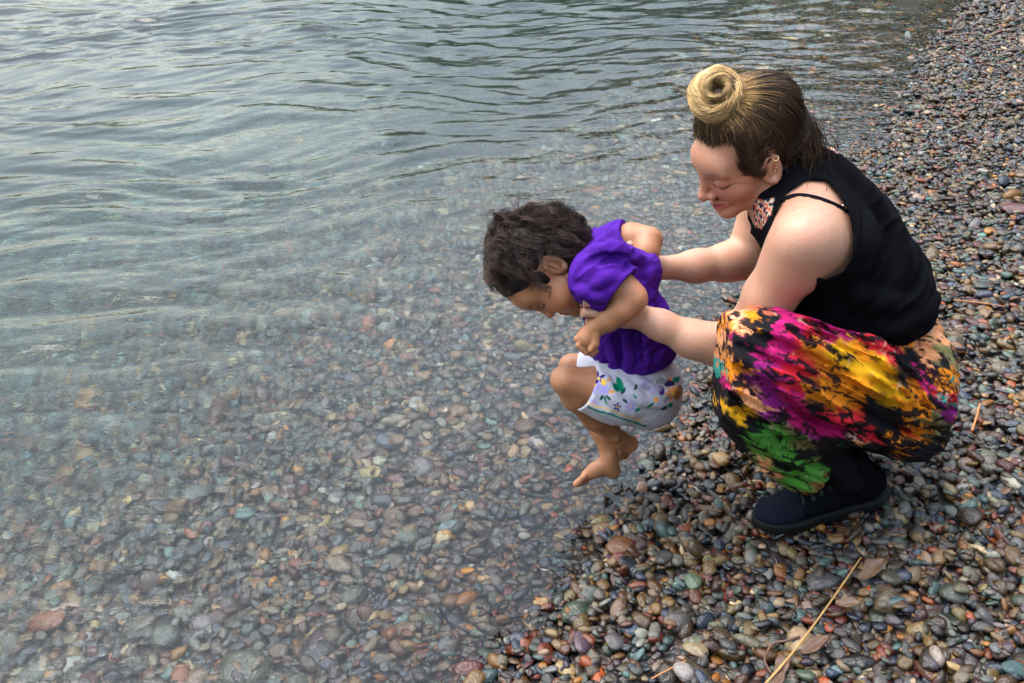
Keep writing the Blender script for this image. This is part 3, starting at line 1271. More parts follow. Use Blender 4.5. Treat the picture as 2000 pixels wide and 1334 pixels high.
    n1 = fbm(w3 * 9, 3, 5)
    c *= (1 + .07 * n1)[:, None] * np.array([1, 1, 1])
    flush = np.clip(fbm(w3 * 6, 2, 9) * .5 + .3, 0, 1)
    c = c * (1 - .12 * flush[:, None]) + np.array([.55, .24, .17]) * .12 * flush[:, None]
    q = H.inv(v)
    fm = sstep(.16, .12, np.linalg.norm(q - [.0, 0, .0], axis=1))
    c = c * (1 - .75 * fm[:, None]) + np.array([.45, .20, .118]) * .75 * fm[:, None]
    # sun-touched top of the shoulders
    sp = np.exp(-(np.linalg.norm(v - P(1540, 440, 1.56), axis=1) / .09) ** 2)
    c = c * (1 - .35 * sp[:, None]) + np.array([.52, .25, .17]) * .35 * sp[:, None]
    # freckles
    fr = (vnoise(w3 * 230, 70) > .62) & (vnoise(w3 * 35, 71) > -.1)
    c[fr] = c[fr] * .93
    paint_face(H, v, c, (.36, .050, .065), (.11, .06, .035), (.02, .012, .01), (.50, .17, .12))
    part('body', v, f, M_SKIN, W, c)

    # ---- black sleeveless top
    T = Field(lo, hi, .003)
    torso_w(T, .007)
    for q_, r_ in ((shn, .064), (P(1612, 492, 1.615), .061), (shf, .066)):
        T.ball(q_, r_ + .002, .06)
    T.chain([(P(1568, 392, 1.74), .088), (P(1550, 368, 1.74), .070)], .05)
    # hangs a little loose over the small of the back
    T.ball(P(1736, 560, 1.75), .064, .07)
    T.ball(P(1720, 605, 1.66), .068, .07)
    T.ball(P(1640, 590, 1.64), .075, .07)
    # folds
    for path in ([(1790, 470), (1765, 540), (1700, 610)], [(1812, 540), (1770, 600), (1690, 640)], [(1822, 575), (1790, 620), (1720, 650)],
                 [(1690, 430), (1700, 500), (1680, 570)], [(1740, 430), (1755, 500), (1745, 560)], [(1610, 300), (1680, 370), (1740, 450)], [(1660, 560), (1700, 590), (1770, 590)]):
        T.ridge(path, .010, .007, .022)
    sd = nrm(P(1820, 600, 1.7) - P(1620, 330, 1.7))
    sx = nrm(np.cross(sd, [0, 0, 1]))
    T.displace(lambda p: -.0030 * (1 - 2 * np.abs(vnoise(np.stack([(p @ sd) * 34 + 3 * vnoise(p * 7, 17), (p @ sx) * 9, p[:, 2] * 9], 1), 16))) * sstep(.45, .62, -(p @ sd) * -1 + 0 * p[:, 0] + 1) + .0018 * fbm(p * 26, 3, 15), .012)
    # armhole on the near side
    arm = [(1505, 470), (1512, 420), (1535, 378), (1575, 352), (1612, 352), (1640, 378), (1658, 415), (1668, 462), (1664, 505), (1646, 532), (1612, 546), (1582, 536), (1560, 580), (1500, 640), (1440, 700), (1400, 620)]
    idx = np.argwhere(np.abs(T.d) < .03)
    gp = T.lo + idx * T.h
    gx_, gy_ = px_of(gp)
    cut = np.maximum(poly2d(gx_, gy_, arm) / 1000, to_world(gp)[:, 1] - 1.675)
    ia = (idx[:, 0], idx[:, 1], idx[:, 2])
    T.d[ia] = np.maximum(T.d[ia], -cut.astype(np.float32))
    deep = np.argwhere(T.d <= -.03)
    gp = T.lo + deep * T.h
    gx_, gy_ = px_of(gp)
    cut = np.maximum(poly2d(gx_, gy_, arm) / 1000, to_world(gp)[:, 1] - 1.675)
    ia = (deep[:, 0], deep[:, 1], deep[:, 2])
    T.d[ia] = np.maximum(T.d[ia], -cut.astype(np.float32))
    # far armhole and arm opening
    T.chain([(shf + YAX * .05, .075), (P(1492, 410, 1.93), .07)], .01, 'sub')
    # neck opening
    T.chain([(P(1552, 372, 1.73), .060), (H(-.01, 0, -.06), .062), (H(.02, 0, -.10), .062)], .006, 'sub')
    # lower hem: slanting plane
    hem_a, hem_b = P(1692, 668, 1.60), P(1832, 622, 1.66)
    nh = np.cross(hem_b - hem_a, YAX)
    nh = nh if nh @ (P(1752, 760, 1.74) - hem_a) > 0 else -nh
    T.half(hem_a, nh, .006)
    v, f = T.mesh()
    c = np.tile(np.array([.0035, .0037, .0052]), (len(v), 1))
    px, py = px_of(v)
    w3 = to_world(v)
    # embroidered neck band
    dn = np.linalg.norm(np.cross(v - H(-.06, 0, -.10), nrm(H(-.01, 0, -.06) - P(1552, 372, 1.73))), axis=1)
    band = (np.linalg.norm(v - P(1560, 372, 1.74), axis=1) < .092) & (T.value(v) < 1)
    toneck = np.minimum(np.linalg.norm(v - P(1552, 372, 1.73), axis=1), np.linalg.norm(v - H(-.02, 0, -.08), axis=1))
    band = (toneck < .074) | (poly2d(px, py, [(1560, 235), (1600, 245), (1655, 290), (1640, 302), (1590, 275), (1560, 262)]) < 0) | (poly2d(px, py, [(1468, 392), (1512, 386), (1506, 420), (1486, 448), (1474, 440)]) < 0)
    pat = np.sin(w3[:, 0] * 420) * np.sin(w3[:, 1] * 420) + .6 * np.sin(w3[:, 2] * 380 + w3[:, 0] * 100)
    bc = np.where((pat > .25)[:, None], np.array([.5, .09, .045]), np.where((pat > -.2)[:, None], np.array([.6, .5, .36]), np.array([.02, .022, .05])))
    c[band] = bc[band]
    top = part('sleeveless_top', v, f, M_BLACKCLOTH, W, c)
    top['label'] = 'loose black sleeveless top with embroidered neckline'

    # ---- bra strap with slider
    pts = [F.hit(a, b) for a, b in spline([(1520, 402), (1535, 388), (1560, 382), (1590, 386), (1620, 396), (1645, 408), (1662, 418)], 26)]
    pts = np.array([q for q in pts if q is not None])
    pts = pts - pts / np.linalg.norm(pts, axis=1)[:, None] * .0018
    sv, sf = [], []
    for i, q in enumerate(pts):
        t = nrm(pts[min(i + 1, len(pts) - 1)] - pts[max(i - 1, 0)])
        vw = nrm(-q)
        s_ = nrm(np.cross(t, vw))
        n_ = nrm(np.cross(s_, t))
        for a, b in ((-1, -1), (1, -1), (1, 1), (-1, 1)):
            sv.append(q + s_ * .0046 * a + n_ * .0012 * b)
    for i in range(len(pts) - 1):
        for j in range(4):
            sf.append((i * 4 + j, i * 4 + (j + 1) % 4, i * 4 + 4 + (j + 1) % 4, i * 4 + 4 + j))
    st = poly_part('bra_strap', sv, sf, M_BLACKCLOTH, W, np.tile([.012, .011, .016], (len(sv), 1)), False)
    q = F.hit(1648, 408)
    vw = nrm(-q)
    a1 = nrm(pts[-3] - pts[-6])
    a2 = nrm(np.cross(a1, vw))
    ring = [q + vw * .003 + a1 * .0065 * math.copysign(abs(math.cos(t)) ** .45, math.cos(t)) + a2 * .0068 * math.copysign(abs(math.sin(t)) ** .45, math.sin(t)) for t in np.linspace(0, 6.283, 24, endpoint=False)]
    v, f = tube_mesh(ring, .0013, 6, True)
    poly_part('buckle', v, f, flat_mat('steel_ring', (.75, .75, .75), .25, 1.0), st)

    # ---- tie-dye trousers
    G = Field(np.array([P(1370, 800, 1.6)[0], P(1500, 1010, 1.6)[1], -2.35]), np.array([P(1900, 600, 1.8)[0], P(1500, 585, 1.72)[1], -1.45]), .0029)
    torso_c4 = P(1726, 692, 1.74)
    G.ell(torso_c4, [nrm(P(1708, 580, 1.74) - torso_c4), YAX, np.cross(nrm(P(1708, 580, 1.74) - torso_c4), YAX)], (.128, .178, .122), .03)
    G.ell(P(1748, 748, 1.73), [XAX, YAX, ZAX], (.094, .155, .105), .05)
    G.chain([(P(1748, 745, 1.64), .096), (P(1640, 735, 1.560), .088), (P(1500, 702, 1.500), .076), (P(1452, 698, 1.492), .070)], .05)
    G.chain([(P(1450, 698, 1.492), .066), (P(1478, 770, 1.505), .074), (P(1520, 842, 1.530), .064), (P(1566, 912, 1.552), .052)], .05)
    G.ell(P(1610, 790, 1.57), [nrm(P(1780, 800, 1.6) - P(1460, 760, 1.5)), YAX, ZAX], (.17, .075, .075), .06)
    G.ell(P(1745, 812, 1.66), [XAX, YAX, ZAX], (.10, .13, .055), .05)
    G.chain([(P(1735, 680, 1.83), .095), (P(1480, 668, 1.88), .070), (P(1490, 740, 1.86), .075), (P(1545, 870, 1.85), .05)], .05)
    G.ell(P(1600, 780, 1.72), [XAX, YAX, ZAX], (.14, .13, .07), .06)
    # hollow lap between body and thigh
    # folds fanning from the knee
    fold = [([(1452, 650), (1540, 668), (1640, 720), (1720, 770), (1790, 815)], .013), ([(1500, 640), (1580, 665), (1670, 715), (1760, 785)], .011),
            ([(1560, 632), (1640, 668), (1720, 725), (1780, 790)], .012), ([(1600, 640), (1680, 675), (1740, 725), (1770, 770)], .010),
            ([(1440, 700), (1500, 735), (1590, 790), (1680, 830), (1760, 850)], .013), ([(1420, 730), (1470, 780), (1540, 830), (1620, 860)], .011),
            ([(1410, 760), (1450, 820), (1500, 870), (1560, 905)], .010), ([(1690, 668), (1740, 700), (1790, 760), (1830, 830)], .012),
            ([(1755, 660), (1790, 700), (1820, 770), (1845, 820)], .011), ([(1800, 650), (1830, 700), (1850, 770), (1855, 820)], .009),
            ([(1500, 700), (1580, 745), (1660, 800)], .010), ([(1640, 840), (1720, 862), (1800, 850)], .012), ([(1430, 650), (1410, 700), (1410, 760)], .008)]
    for path, r_ in fold:
        G.ridge(path, r_ * .95, r_ * .28, .012)
    for path, r_ in (([(1470, 655), (1560, 690), (1660, 745), (1740, 800)], .009), ([(1520, 640), (1600, 668), (1690, 725), (1760, 795)], .009), ([(1560, 620), (1650, 655), (1730, 705)], .008),
                     ([(1430, 715), (1490, 760), (1570, 808), (1660, 848)], .010), ([(1720, 670), (1775, 730), (1815, 810)], .010), ([(1780, 655), (1815, 715), (1842, 790)], .009),
                     ([(1410, 745), (1455, 800), (1520, 850), (1590, 885)], .009), ([(1600, 632), (1660, 664), (1725, 720), (1775, 780)], .008), ([(1650, 830), (1730, 858), (1790, 845)], .008), ([(1440, 670), (1520, 712), (1620, 768), (1700, 815)], .008)):
        G.ridge(path, r_, -.001, .010, 'sub')
    al = nrm(P(1780, 800, 1.6) - P(1480, 650, 1.5))
    ac = nrm(np.cross(al, [0, 0, 1]))

    def wrinkle(p):
        a, b = p @ al, p @ ac
        warp = .012 * vnoise(p * 9, 3)
        q_ = np.stack([a * 5, (b + warp) * 62, p[:, 2] * 7], 1)
        rd = 1 - np.abs(vnoise(q_, 81)) * 2
        q2 = np.stack([a * 9, (b - warp) * 105, p[:, 2] * 12], 1)
        return -.0048 * rd - .0022 * (1 - np.abs(vnoise(q2, 84)) * 2) + .0012 * fbm(p * 45, 2, 83)
    G.displace(wrinkle, .02)
    # open leg hem above the near shoe
    G.cone(P(1612, 972, 1.575), P(1590, 925, 1.565), .050, .036, .01, 'sub')
    v, f = G.mesh()
    px, py = px_of(v)
    w3 = to_world(v)
    fa, fb_ = w3 @ nrm([.85, .1, -.5]), w3 @ nrm([.5, .1, .85])
    fold_c = np.stack([fa * 1.0, fb_ * 1.0, w3[:, 1]], 1)
    wv = np.stack([fbm(w3 * 20, 3, 90), fbm(w3 * 20, 3, 91)], 1)
    w2_ = np.stack([fbm(fold_c * [45, 110, 80], 3, 92), fbm(fold_c * [45, 110, 80], 3, 93)], 1)
    sk = fbm(np.stack([fa * 7, fb_ * 120 + 2 * wv[:, 0], w3[:, 1] * 60], 1), 3, 88)
    qx, qy = px + 14 * wv[:, 0] + 52 * sk * .85 + 7 * w2_[:, 1], py + 14 * wv[:, 1] + 52 * sk * .53 + 5 * w2_[:, 0]
    K = (.008, .007, .010)
    MG, RD, OR, YE, PU, GR, TE, PK, KH = (.52, .012, .15), (.72, .022, .04), (.85, .26, .012), (.82, .40, .010), (.26, .015, .19), (.10, .36, .05), (.03, .30, .26), (.85, .35, .16), (.22, .20, .08)
    sites = [(1490, 735, 26, PU), (1510, 700, 24, MG), (1535, 660, 22, MG), (1575, 655, 18, RD), (1545, 745, 30, RD), (1560, 780, 24, MG), (1580, 720, 26, RD), (1515, 770, 20, PU),
             (1605, 700, 28, OR), (1630, 745, 30, OR), (1660, 775, 28, OR), (1600, 760, 22, OR), (1645, 690, 24, YE), (1690, 720, 28, YE), (1720, 755, 24, YE), (1740, 780, 18, YE), (1680, 690, 16, OR), (1690, 760, 20, OR),
             (1700, 668, 14, RD), (1735, 680, 18, RD), (1660, 650, 12, MG), (1620, 640, 16, MG), (1640, 625, 12, RD),
             (1785, 655, 26, PK), (1820, 645, 24, PK), (1760, 665, 18, OR), (1840, 690, 20, KH), (1815, 690, 18, PK), (1864, 745, 6, TE), (1866, 785, 6, TE), (1846, 742, 14, OR), (1850, 775, 10, RD), (1780, 770, 22, OR), (1800, 800, 20, OR), (1825, 830, 20, KH), (1790, 830, 18, OR), (1855, 815, 12, PU), (1810, 735, 12, MG), (1825, 760, 10, MG), (1765, 860, 16, OR), (1765, 845, 12, RD),
             (1405, 660, 11, PK), (1415, 640, 10, OR), (1440, 632, 12, PK), (1470, 628, 9, OR), (1400, 690, 10, PK), (1440, 665, 8, MG), (1395, 715, 9, TE), (1430, 700, 9, OR), (1445, 735, 16, OR), (1470, 765, 15, PK), (1425, 745, 9, MG), (1490, 790, 13, PK), (1420, 790, 10, YE), (1450, 800, 15, YE), (1465, 825, 10, YE), (1505, 815, 12, PU), (1470, 720, 8, OR),
             (1570, 820, 20, MG), (1600, 835, 18, MG), (1655, 810, 22, RD), (1640, 840, 14, MG), (1700, 850, 14, RD), (1690, 870, 10, PK), (1590, 850, 10, PU),
             (1490, 870, 22, GR), (1530, 870, 28, GR), (1555, 900, 24, GR), (1475, 895, 16, KH), (1600, 910, 14, GR), (1580, 880, 18, KH), (1500, 910, 14, PK), (1650, 880, 8, TE), (1540, 840, 10, KH)]
    black = [(1420, 680, 16), (1460, 690, 20), (1480, 650, 16), (1500, 630, 12), (1600, 800, 18), (1700, 800, 22), (1720, 820, 26), (1640, 865, 18), (1560, 845, 12), (1680, 835, 14), (1640, 725, 9), (1700, 700, 9), (1760, 720, 20), (1790, 735, 18), (1775, 705, 14), (1830, 720, 14), (1840, 780, 14), (1750, 830, 18), (1730, 860, 18),
             (1440, 780, 14), (1415, 815, 16), (1430, 850, 22), (1480, 840, 16), (1530, 820, 14), (1620, 880, 22), (1450, 880, 16), (1580, 640, 10), (1600, 655, 8), (1690, 650, 10), (1720, 660, 10), (1400, 760, 14), (1470, 740, 9), (1540, 700, 6), (1400, 630, 10), (1800, 870, 20), (1840, 850, 14), (1700, 880, 20)]
    acc = np.zeros((len(v), 3))
    wt = np.zeros(len(v)) + 1e-9
    for a, b, r_, cc in sites + [(a, b, r_, K) for a, b, r_ in black]:
        e = np.exp(np.clip(-2.6 * (((qx - a) ** 2 + (qy - b) ** 2) / (r_ * r_)), -60, 0)) ** 1.0
        e = e * 1.0 + 1e-7 / (((qx - a) ** 2 + (qy - b) ** 2) / (r_ * r_) + .1)
        acc += e[:, None] * np.array(cc)
        wt += e
    c = acc / wt[:, None]
    # crackle and feathered bleeding of the dye
    a, b = w3 @ nrm([.85, .1, -.5]), w3 @ nrm([.5, .1, .85])
    vein = np.abs(fbm(np.stack([a * 26, b * 42, w3[:, 1] * 26], 1) + 3 * wv[:, :1], 3, 95))
    vm = sstep(.06, .02, vein) * sstep(-.15, .15, fbm(w3 * 11, 2, 96))
    blot = sstep(.16, .26, fbm(np.stack([a * 13 + 1.2 * wv[:, 0], b * 105 + 2.5 * wv[:, 1], w3[:, 1] * 50], 1), 4, 97) + .22 * fbm(w3 * 9, 2, 98))
    dark = np.clip(.85 * vm + .97 * blot, 0, 1)
    c = c * (1 - dark[:, None]) + np.array(K) * dark[:, None]
    pale = sstep(.42, .60, fbm(np.stack([a * 60, b * 24, w3[:, 1] * 30], 1), 3, 99)) * (c.max(1) > .08)
    c = c * (1 - .45 * pale[:, None]) + np.array([.75, .55, .4]) * .45 * pale[:, None]
    c = c * .78
    tr = part('trousers', v, f, M_CLOTH, W, c)
    tr['label'] = 'baggy tie-dye trousers in pink, orange, yellow, green and black'

    # ---- shoes
    def shoe(toe, heel, ankle):
        toe, heel, ankle = map(np.asarray, (toe, heel, ankle))
        ax_ = nrm(toe - heel)
        upv = nrm(ZAX - ax_ * (ZAX @ ax_))
        lat = np.cross(upv, ax_)
        L = np.linalg.norm(toe - heel)
        at = lambda u, s, z: heel + ax_ * (u * L) + lat * s + upv * z
        lo_ = np.minimum.reduce([toe, heel, ankle]) - .10
        hi_ = np.maximum.reduce([toe, heel, ankle]) + .10
        U = Field(lo_, hi_, .0026)
        A = [ax_, lat, upv]
        U.ell(at(.82, 0, .026), A, (.058, .041, .023))
        U.ell(at(.60, 0, .036), A, (.075, .041, .032), .02)
        U.ell(at(.16, 0, .045), A, (.048, .034, .045), .03)
        U.ell(at(.35, 0, .055), A, (.075, .036, .050), .03)
        U.chain([(at(.25, 0, .075), .038), (ankle, .040)], .025)
        # tongue and lace ridge
        U.chain([(at(.72, 0, .058), .012), (at(.50, 0, .092), .014), (at(.42, 0, .118), .014)], .012)
        U.half(at(0, 0, .012), -upv, .003)
        U.half(ankle, nrm(ankle - at(.25, 0, .03)), .004)
        v_, f_ = U.mesh()
        c_ = np.tile(np.array([.0045, .005, .007]), (len(v_), 1))
        loc_ = (v_ - heel) @ np.array(A).T
        toe_m = sstep(.70, .74, loc_[:, 0] / L)
        c_ = c_ * (1 - toe_m[:, None]) + np.array([.008, .010, .017]) * toe_m[:, None]
        up_o = part('shoe', v_, f_, M_BLACKCLOTH, W, c_)
        S = Field(lo_, hi_, .0026)
        S.ell(at(.78, 0, .012), A, (.072, .050, .045))
        S.ell(at(.45, 0, .012), A, (.11, .043, .05), .03)
        S.ell(at(.12, 0, .012), A, (.052, .041, .045), .03)
        S.half(at(0, 0, .022), upv, .004)
        S.half(at(0, 0, -.004), -upv, .004)
        v_, f_ = S.mesh()
        so = part('sole', v_, f_, flat_mat('black_rubber', (.006, .006, .0065), .7, 0, .2), up_o)
        steel = flat_mat('dull_eyelet', (.10, .10, .105), .45, 1.0)
        lace_m = flat_mat('black_lace', (.012, .012, .014), .8)
        ey = {}
        for s in (1, -1):
            for i, u in enumerate((.70, .635, .57, .505, .44)):
                z0 = .052 + (.70 - u) * .17
                c0 = at(u, s * (.022 + .004 * i), z0)
                # push onto the surface
                dirn = nrm(lat * s * .8 + upv * .7)
                q = c0 + dirn * .03
                for _ in range(60):
                    if U.value(q[None])[0] < .0005: break
                    q = q - dirn * .0008
                nn_ = dirn
                e1 = nrm(np.cross(nn_, ax_))
                e2 = np.cross(nn_, e1)
                rg = [q + nn_ * .0006 + (e1 * math.cos(t) + e2 * math.sin(t)) * .0042 for t in np.linspace(0, 6.283, 14, endpoint=False)]
                v2, f2 = tube_mesh(rg, .0008, 5, True)
                poly_part('eyelet', v2, f2, steel, up_o)
                ey[(s, i)] = q + nn_ * .001
        for i in range(5):
            a_, b_ = ey[(1, i)], ey[(-1, i)]
            mid = (a_ + b_) / 2 + upv * .014
            v2, f2 = tube_mesh(spline([a_, mid, b_], 9), .0024, 6)
            poly_part('lace', v2, f2, lace_m, up_o)
        return up_o
    for ks, as_ in ((kn, an), (kf, af)):
        SK = Field(np.minimum(ks, as_) - .06, np.maximum(ks, as_) + .06, .003)
        kq = ks + (as_ - ks) * .45
        SK.chain([(kq, .047), (ks + (as_ - ks) * .8, .040), (as_, .036)], .01)
        vs, fs = SK.mesh()
        part('sock', vs, fs, M_BLACKCLOTH, W, np.tile(np.array([.010, .010, .013]), (len(vs), 1)))
    toe_n, heel_n = P(1478, 1016, 1.555) - ZAX * .012, P(1722, 958, 1.640) - ZAX * .010
    w0, w1 = to_world(toe_n), to_world(heel_n)
    shoe(toe_n, heel_n, P(1655, 895, 1.585))
    toe_f, heel_f = P(1440, 906, 1.86), P(1655, 868, 1.93)
    shoe(toe_f, heel_f, P(1590, 815, 1.90))

    # ---- hair
    HB = Field(H.o - .2, H.o + .24, .0026)
    E = lambda c_, r_, k_=0.0, m_='add', A_=None: HB.ell(H(*c_), H.A if A_ is None else A_, np.array(r_), k_, m_)
    E((-.0145, 0, .047), (.1045, .0815, .0920))
    E((-.050, 0, .000), (.070, .074, .070), .03)
    HB.chain([(H(-.070, .01, -.02), .050), (H(-.070, .020, -.055), .044)], .03)
    # face opening
    E((.114, 0, .002), (.086, .120, .094), .010, 'sub')
    E((.070, 0, -.065), (.095, .13, .080), .015, 'sub')
    for q_ in (-1, 1):
        E((.068, q_ * .062, .052), (.030, .045, .036), .012, 'sub')
        E((.004, q_ * .094, .000), (.036, .040, .046), .006, 'sub')
        HB.chain([(H(.022, q_ * .068, .035), .012), (H(.020, q_ * .069, .010), .009), (H(.016, q_ * .066, -.012), .005)], .012)   # side lock before the ear
    BUN = H(.022, .006, .150)
    vh, fh = HB.mesh()
    rng_ = np.random.default_rng(5)
    dark, mid_, blond = np.array([.018, .0095, .006]), np.array([.070, .036, .017]), np.array([.62, .36, .13])
    ql = H.inv(vh)
    db = np.linalg.norm(vh - BUN, axis=1)
    ch = dark + (mid_ - dark) * sstep(.14, .08, db)[:, None]
    edge = sstep(.0050, .0005, F.value(vh))[:, None] * (ql[:, :1] > -.03)
    ch = ch * (1 - .55 * edge) + np.array([.26, .12, .07]) * .55 * edge
    hair = part('hair', vh, fh, M_HAIR, W, ch)
    hair['label'] = 'brown hair pulled up into a blonde bun'
    # swept strands: scalp point -> bun
    n = 5200
    u0 = rand_unit(rng_, n * 3)
    el_r = np.array([.1065, .0835, .0940])
    p0 = np.array([-.0145, 0, .047]) + u0 * el_r
    val = HB.value(H.o + p0 @ H.A)
    keep = (np.abs(val) < .006) & (p0[:, 2] > -.05)
    u0 = u0[keep][:n]
    n = len(u0)
    ub = nrm((np.array([.018, .005, .128]) - [-.0145, 0, .047]) / el_r)
    m = 12
    t = np.linspace(0, 1, m)
    dotp = np.clip(u0 @ ub, -1, 1)
    om = np.arccos(dotp)
    reach = np.clip((om - .22) / om, 0, 1)
    tt = t[None] * reach[:, None]
    so = np.sin(om)[:, None] + 1e-6
    uu = (np.sin((1 - tt) * om[:, None]) / so)[:, :, None] * u0[:, None] + (np.sin(tt * om[:, None]) / so)[:, :, None] * ub
    lift = 1.0 + .012 * rng_.random(n)[:, None] + .02 * np.sin(np.pi * t)[None] * rng_.random((n, 1)) + .05 * (t[None] ** 3)
    loc_ = np.array([-.0145, 0, .047]) + uu * el_r * lift[:, :, None]
    wob = .0022 * np.stack([vnoise(np.stack([np.repeat(np.arange(n) * 1.7, m), np.tile(t * 3, n), np.full(n * m, k * 9.)], 1), k) for k in range(3)], 1).reshape(n, m, 3)
    loc_ = loc_ + wob
    bend = np.sin(np.pi * t)[None] * np.clip(.9 - u0[:, 2], 0, 1)[:, None] * (u0[:, 0] < .6)[:, None]
    loc_[:, :, 0] -= .022 * bend
    rl_ = (loc_ - [-.0145, 0, .047]) / el_r
    rn_ = np.linalg.norm(rl_, axis=2, keepdims=True)
    loc_ = np.array([-.0145, 0, .047]) + rl_ / rn_ * np.maximum(rn_, 1.002) * el_r
    paths = H.o + loc_ @ H.A
    okk = HB.value(paths.reshape(-1, 3)).reshape(n, m).max(1) < .013
    paths = paths[okk]
    n = len(paths)
    strandtone = rng_.random(n)[:, None]
    dbun = np.linalg.norm(paths - BUN, axis=2)
    bl = np.clip(sstep(.080, .042, dbun) * (.25 + .9 * strandtone) + .55 * (strandtone > .86) * sstep(.12, .06, dbun), 0, 1)
    tone = dark + (mid_ - dark) * np.clip(.25 + .75 * strandtone ** 1.5, 0, 1)
    cs_ = tone[:, None, :].repeat(m, 1) if tone.ndim == 2 and tone.shape[0] == n else np.tile(tone, (n, m, 1))
    cs_ = cs_ * (1 - bl[:, :, None]) + blond * (.55 + .6 * strandtone)[:, :, None] * bl[:, :, None]
    strands('swept_strands', paths, cs_, .0008 * (.6 + .7 * rng_.random(n)), hair, M_HAIR)
    # loose hair at the nape
    n, m = 1500, 12
    gv = (-ZAX) @ H.A.T                                        # straight down in the head frame
    st_ = np.array([-.078, .022, .004]) + rng_.normal(size=(n, 3)) * [.020, .030, .024]
    ln2 = (.045 + .055 * rng_.random((n, 1)))
    en_ = st_ + gv * ln2 + np.array([-.004, .004, 0]) + rng_.normal(size=(n, 3)) * .007
    mdp = (st_ + en_) / 2 + np.array([-.014, .010, .0]) + rng_.normal(size=(n, 3)) * .006
    t = np.linspace(0, 1, m)[None, :, None]
    loc_ = (1 - t) ** 2 * st_[:, None] + 2 * t * (1 - t) * mdp[:, None] + t * t * en_[:, None]
    loc_ += .004 * np.sin(t * 9 + rng_.random((n, 1, 3)) * 6.28) * t
    tone = dark * .8 + (mid_ - dark) * rng_.random((n, 1)) ** 2
    cs_ = np.tile(tone[:, None], (1, m, 1)) * (1 + 1.1 * t * rng_.random((n, 1, 1)))
    strands('nape_strands', H.o + loc_ @ H.A, cs_, .0007, hair, M_HAIR)
    # flyaway hairs
    n, m = 34, 14
    st_ = p0[keep][rng_.integers(0, keep.sum(), n)]
    dr = rand_unit(rng_, n) * .5 + nrm([-.3, 0, .2])
    t = np.linspace(0, 1, m)[None, :, None]
    out_ = (st_ - [-.017, 0, .05]) / np.linalg.norm(st_ - [-.017, 0, .05], axis=1)[:, None]
    loc_ = st_[:, None] + t * dr[:, None] * .038 + out_[:, None] * .012 * np.sin(np.pi * t) + .004 * np.sin(5 * t + rng_.random((n, 1, 3)) * 6)
    strands('flyaway_strands', H.o + loc_ @ H.A, np.tile(np.array([.16, .095, .05]), (n, m, 1)), .00028, hair, M_HAIR)
    # bun: coiled ball
    BF = Field(BUN - .08, BUN + .08, .0026)
    axb = nrm(np.array([-.28, .30, .91]))
    e1 = nrm(np.cross(axb, [0.2, 1, 0]))
    e2 = np.cross(axb, e1)
    BF.ell(BUN, [e1, e2, axb], (.026, .025, .012))
    pts = []
    for t_ in np.linspace(0, 2 * math.pi, 26):
        pts.append((BUN + (e1 * math.cos(t_) + e2 * math.sin(t_)) * .0285 + axb * .006 * math.cos(t_ + 1), .0125 + .002 * math.sin(2 * t_)))
    BF.chain(pts, .006)
    BF.ball(BUN + axb * .036 - e2 * .004, .010, .012, 'sub')
    vb, fb = BF.mesh()
    cb = np.tile(np.array([.050, .024, .009]), (len(vb), 1))
    bun = part('bun', vb, fb, M_HAIR, hair, cb)
    bun['label'] = 'coiled blonde hair bun'
    n, m = 2800, 26
    ph = rng_.random(n) * 6.283
    th = rng_.random(n) * 6.283 + 0
    turn = 2.2 + 1.8 * rng_.random(n)
    tw = (.5 + 1.2 * rng_.random(n))
    t = np.linspace(0, 1, m)
    PH = ph[:, None] + turn[:, None] * t
    TH = th[:, None] + tw[:, None] * t * 1.6
    lock = vnoise(np.stack([th * 2.2, ph * .0, tw * 0], 1), 120)
    rr_ = .0148 + .0040 * rng_.random(n)[:, None] ** 2 + .0022 * np.sin(TH * 4 + 1.3 * PH) + .0014 * lock[:, None]
    Rm = (.0275 + .003 * lock[:, None] * np.cos(PH)) + rr_ * np.cos(TH)
    paths = BUN + (np.cos(PH)[:, :, None] * e1 + np.sin(PH)[:, :, None] * e2) * Rm[:, :, None] + axb * (rr_ * np.sin(TH) + .006 * np.cos(PH + 1))[:, :, None]
    wb_ = np.stack([vnoise((paths.reshape(-1, 3) - BUN) * 38 + 5 * q_, 130 + q_) for q_ in range(3)], 1).reshape(paths.shape)
    slip = .004 * vnoise(np.stack([th * 3, turn * 2, 0 * th], 1), 140)[:, None, None] * np.sin(np.pi * t)[None, :, None]
    paths = paths + .0042 * wb_ + slip * nrm(e1 + .5 * e2)
    tone = rng_.random((n, 1))
    tone = np.clip(.65 * tone + .35 * (.5 + .5 * np.sin(th * 4)[:, None]) + .15 * lock[:, None], 0, 1)
    cb = np.array([.12, .058, .02]) + (np.array([.80, .53, .23]) - np.array([.12, .058, .02])) * tone ** 1.1
    strands('bun_strands', paths, np.tile(cb[:, None], (1, m, 1)), .0010, bun, M_HAIR)
    # swirl over the open middle
    n, m = 900, 16
    a0 = rng_.random(n) * 6.283
    t = np.linspace(0, 1, m)
    ra_ = .026 * (1 - t[None] * (.40 + .42 * rng_.random((n, 1))))
    an_ = a0[:, None] + t[None] * 2.4
    paths = BUN + (np.cos(an_)[:, :, None] * e1 + np.sin(an_)[:, :, None] * e2) * ra_[:, :, None] + axb * (.018 + .010 * np.sin(np.pi * (1 - t))[None] - .012 * t[None] ** 2 + .003 * rng_.random((n, 1)))[:, :, None]
    tone = np.clip(rng_.random((n, 1)) * .6 + .4 * (.5 + .5 * np.sin(a0 * 3)[:, None]), 0, 1)
    cb = np.array([.10, .05, .018]) + (np.array([.66, .40, .15]) - np.array([.20, .10, .035])) * tone
    strands('swirl_strands', paths, np.tile(cb[:, None], (1, m, 1)) * (1 - .8 * t[None, :, None] ** 1.5), .0008, bun, M_HAIR)

    n, m = 60, 12
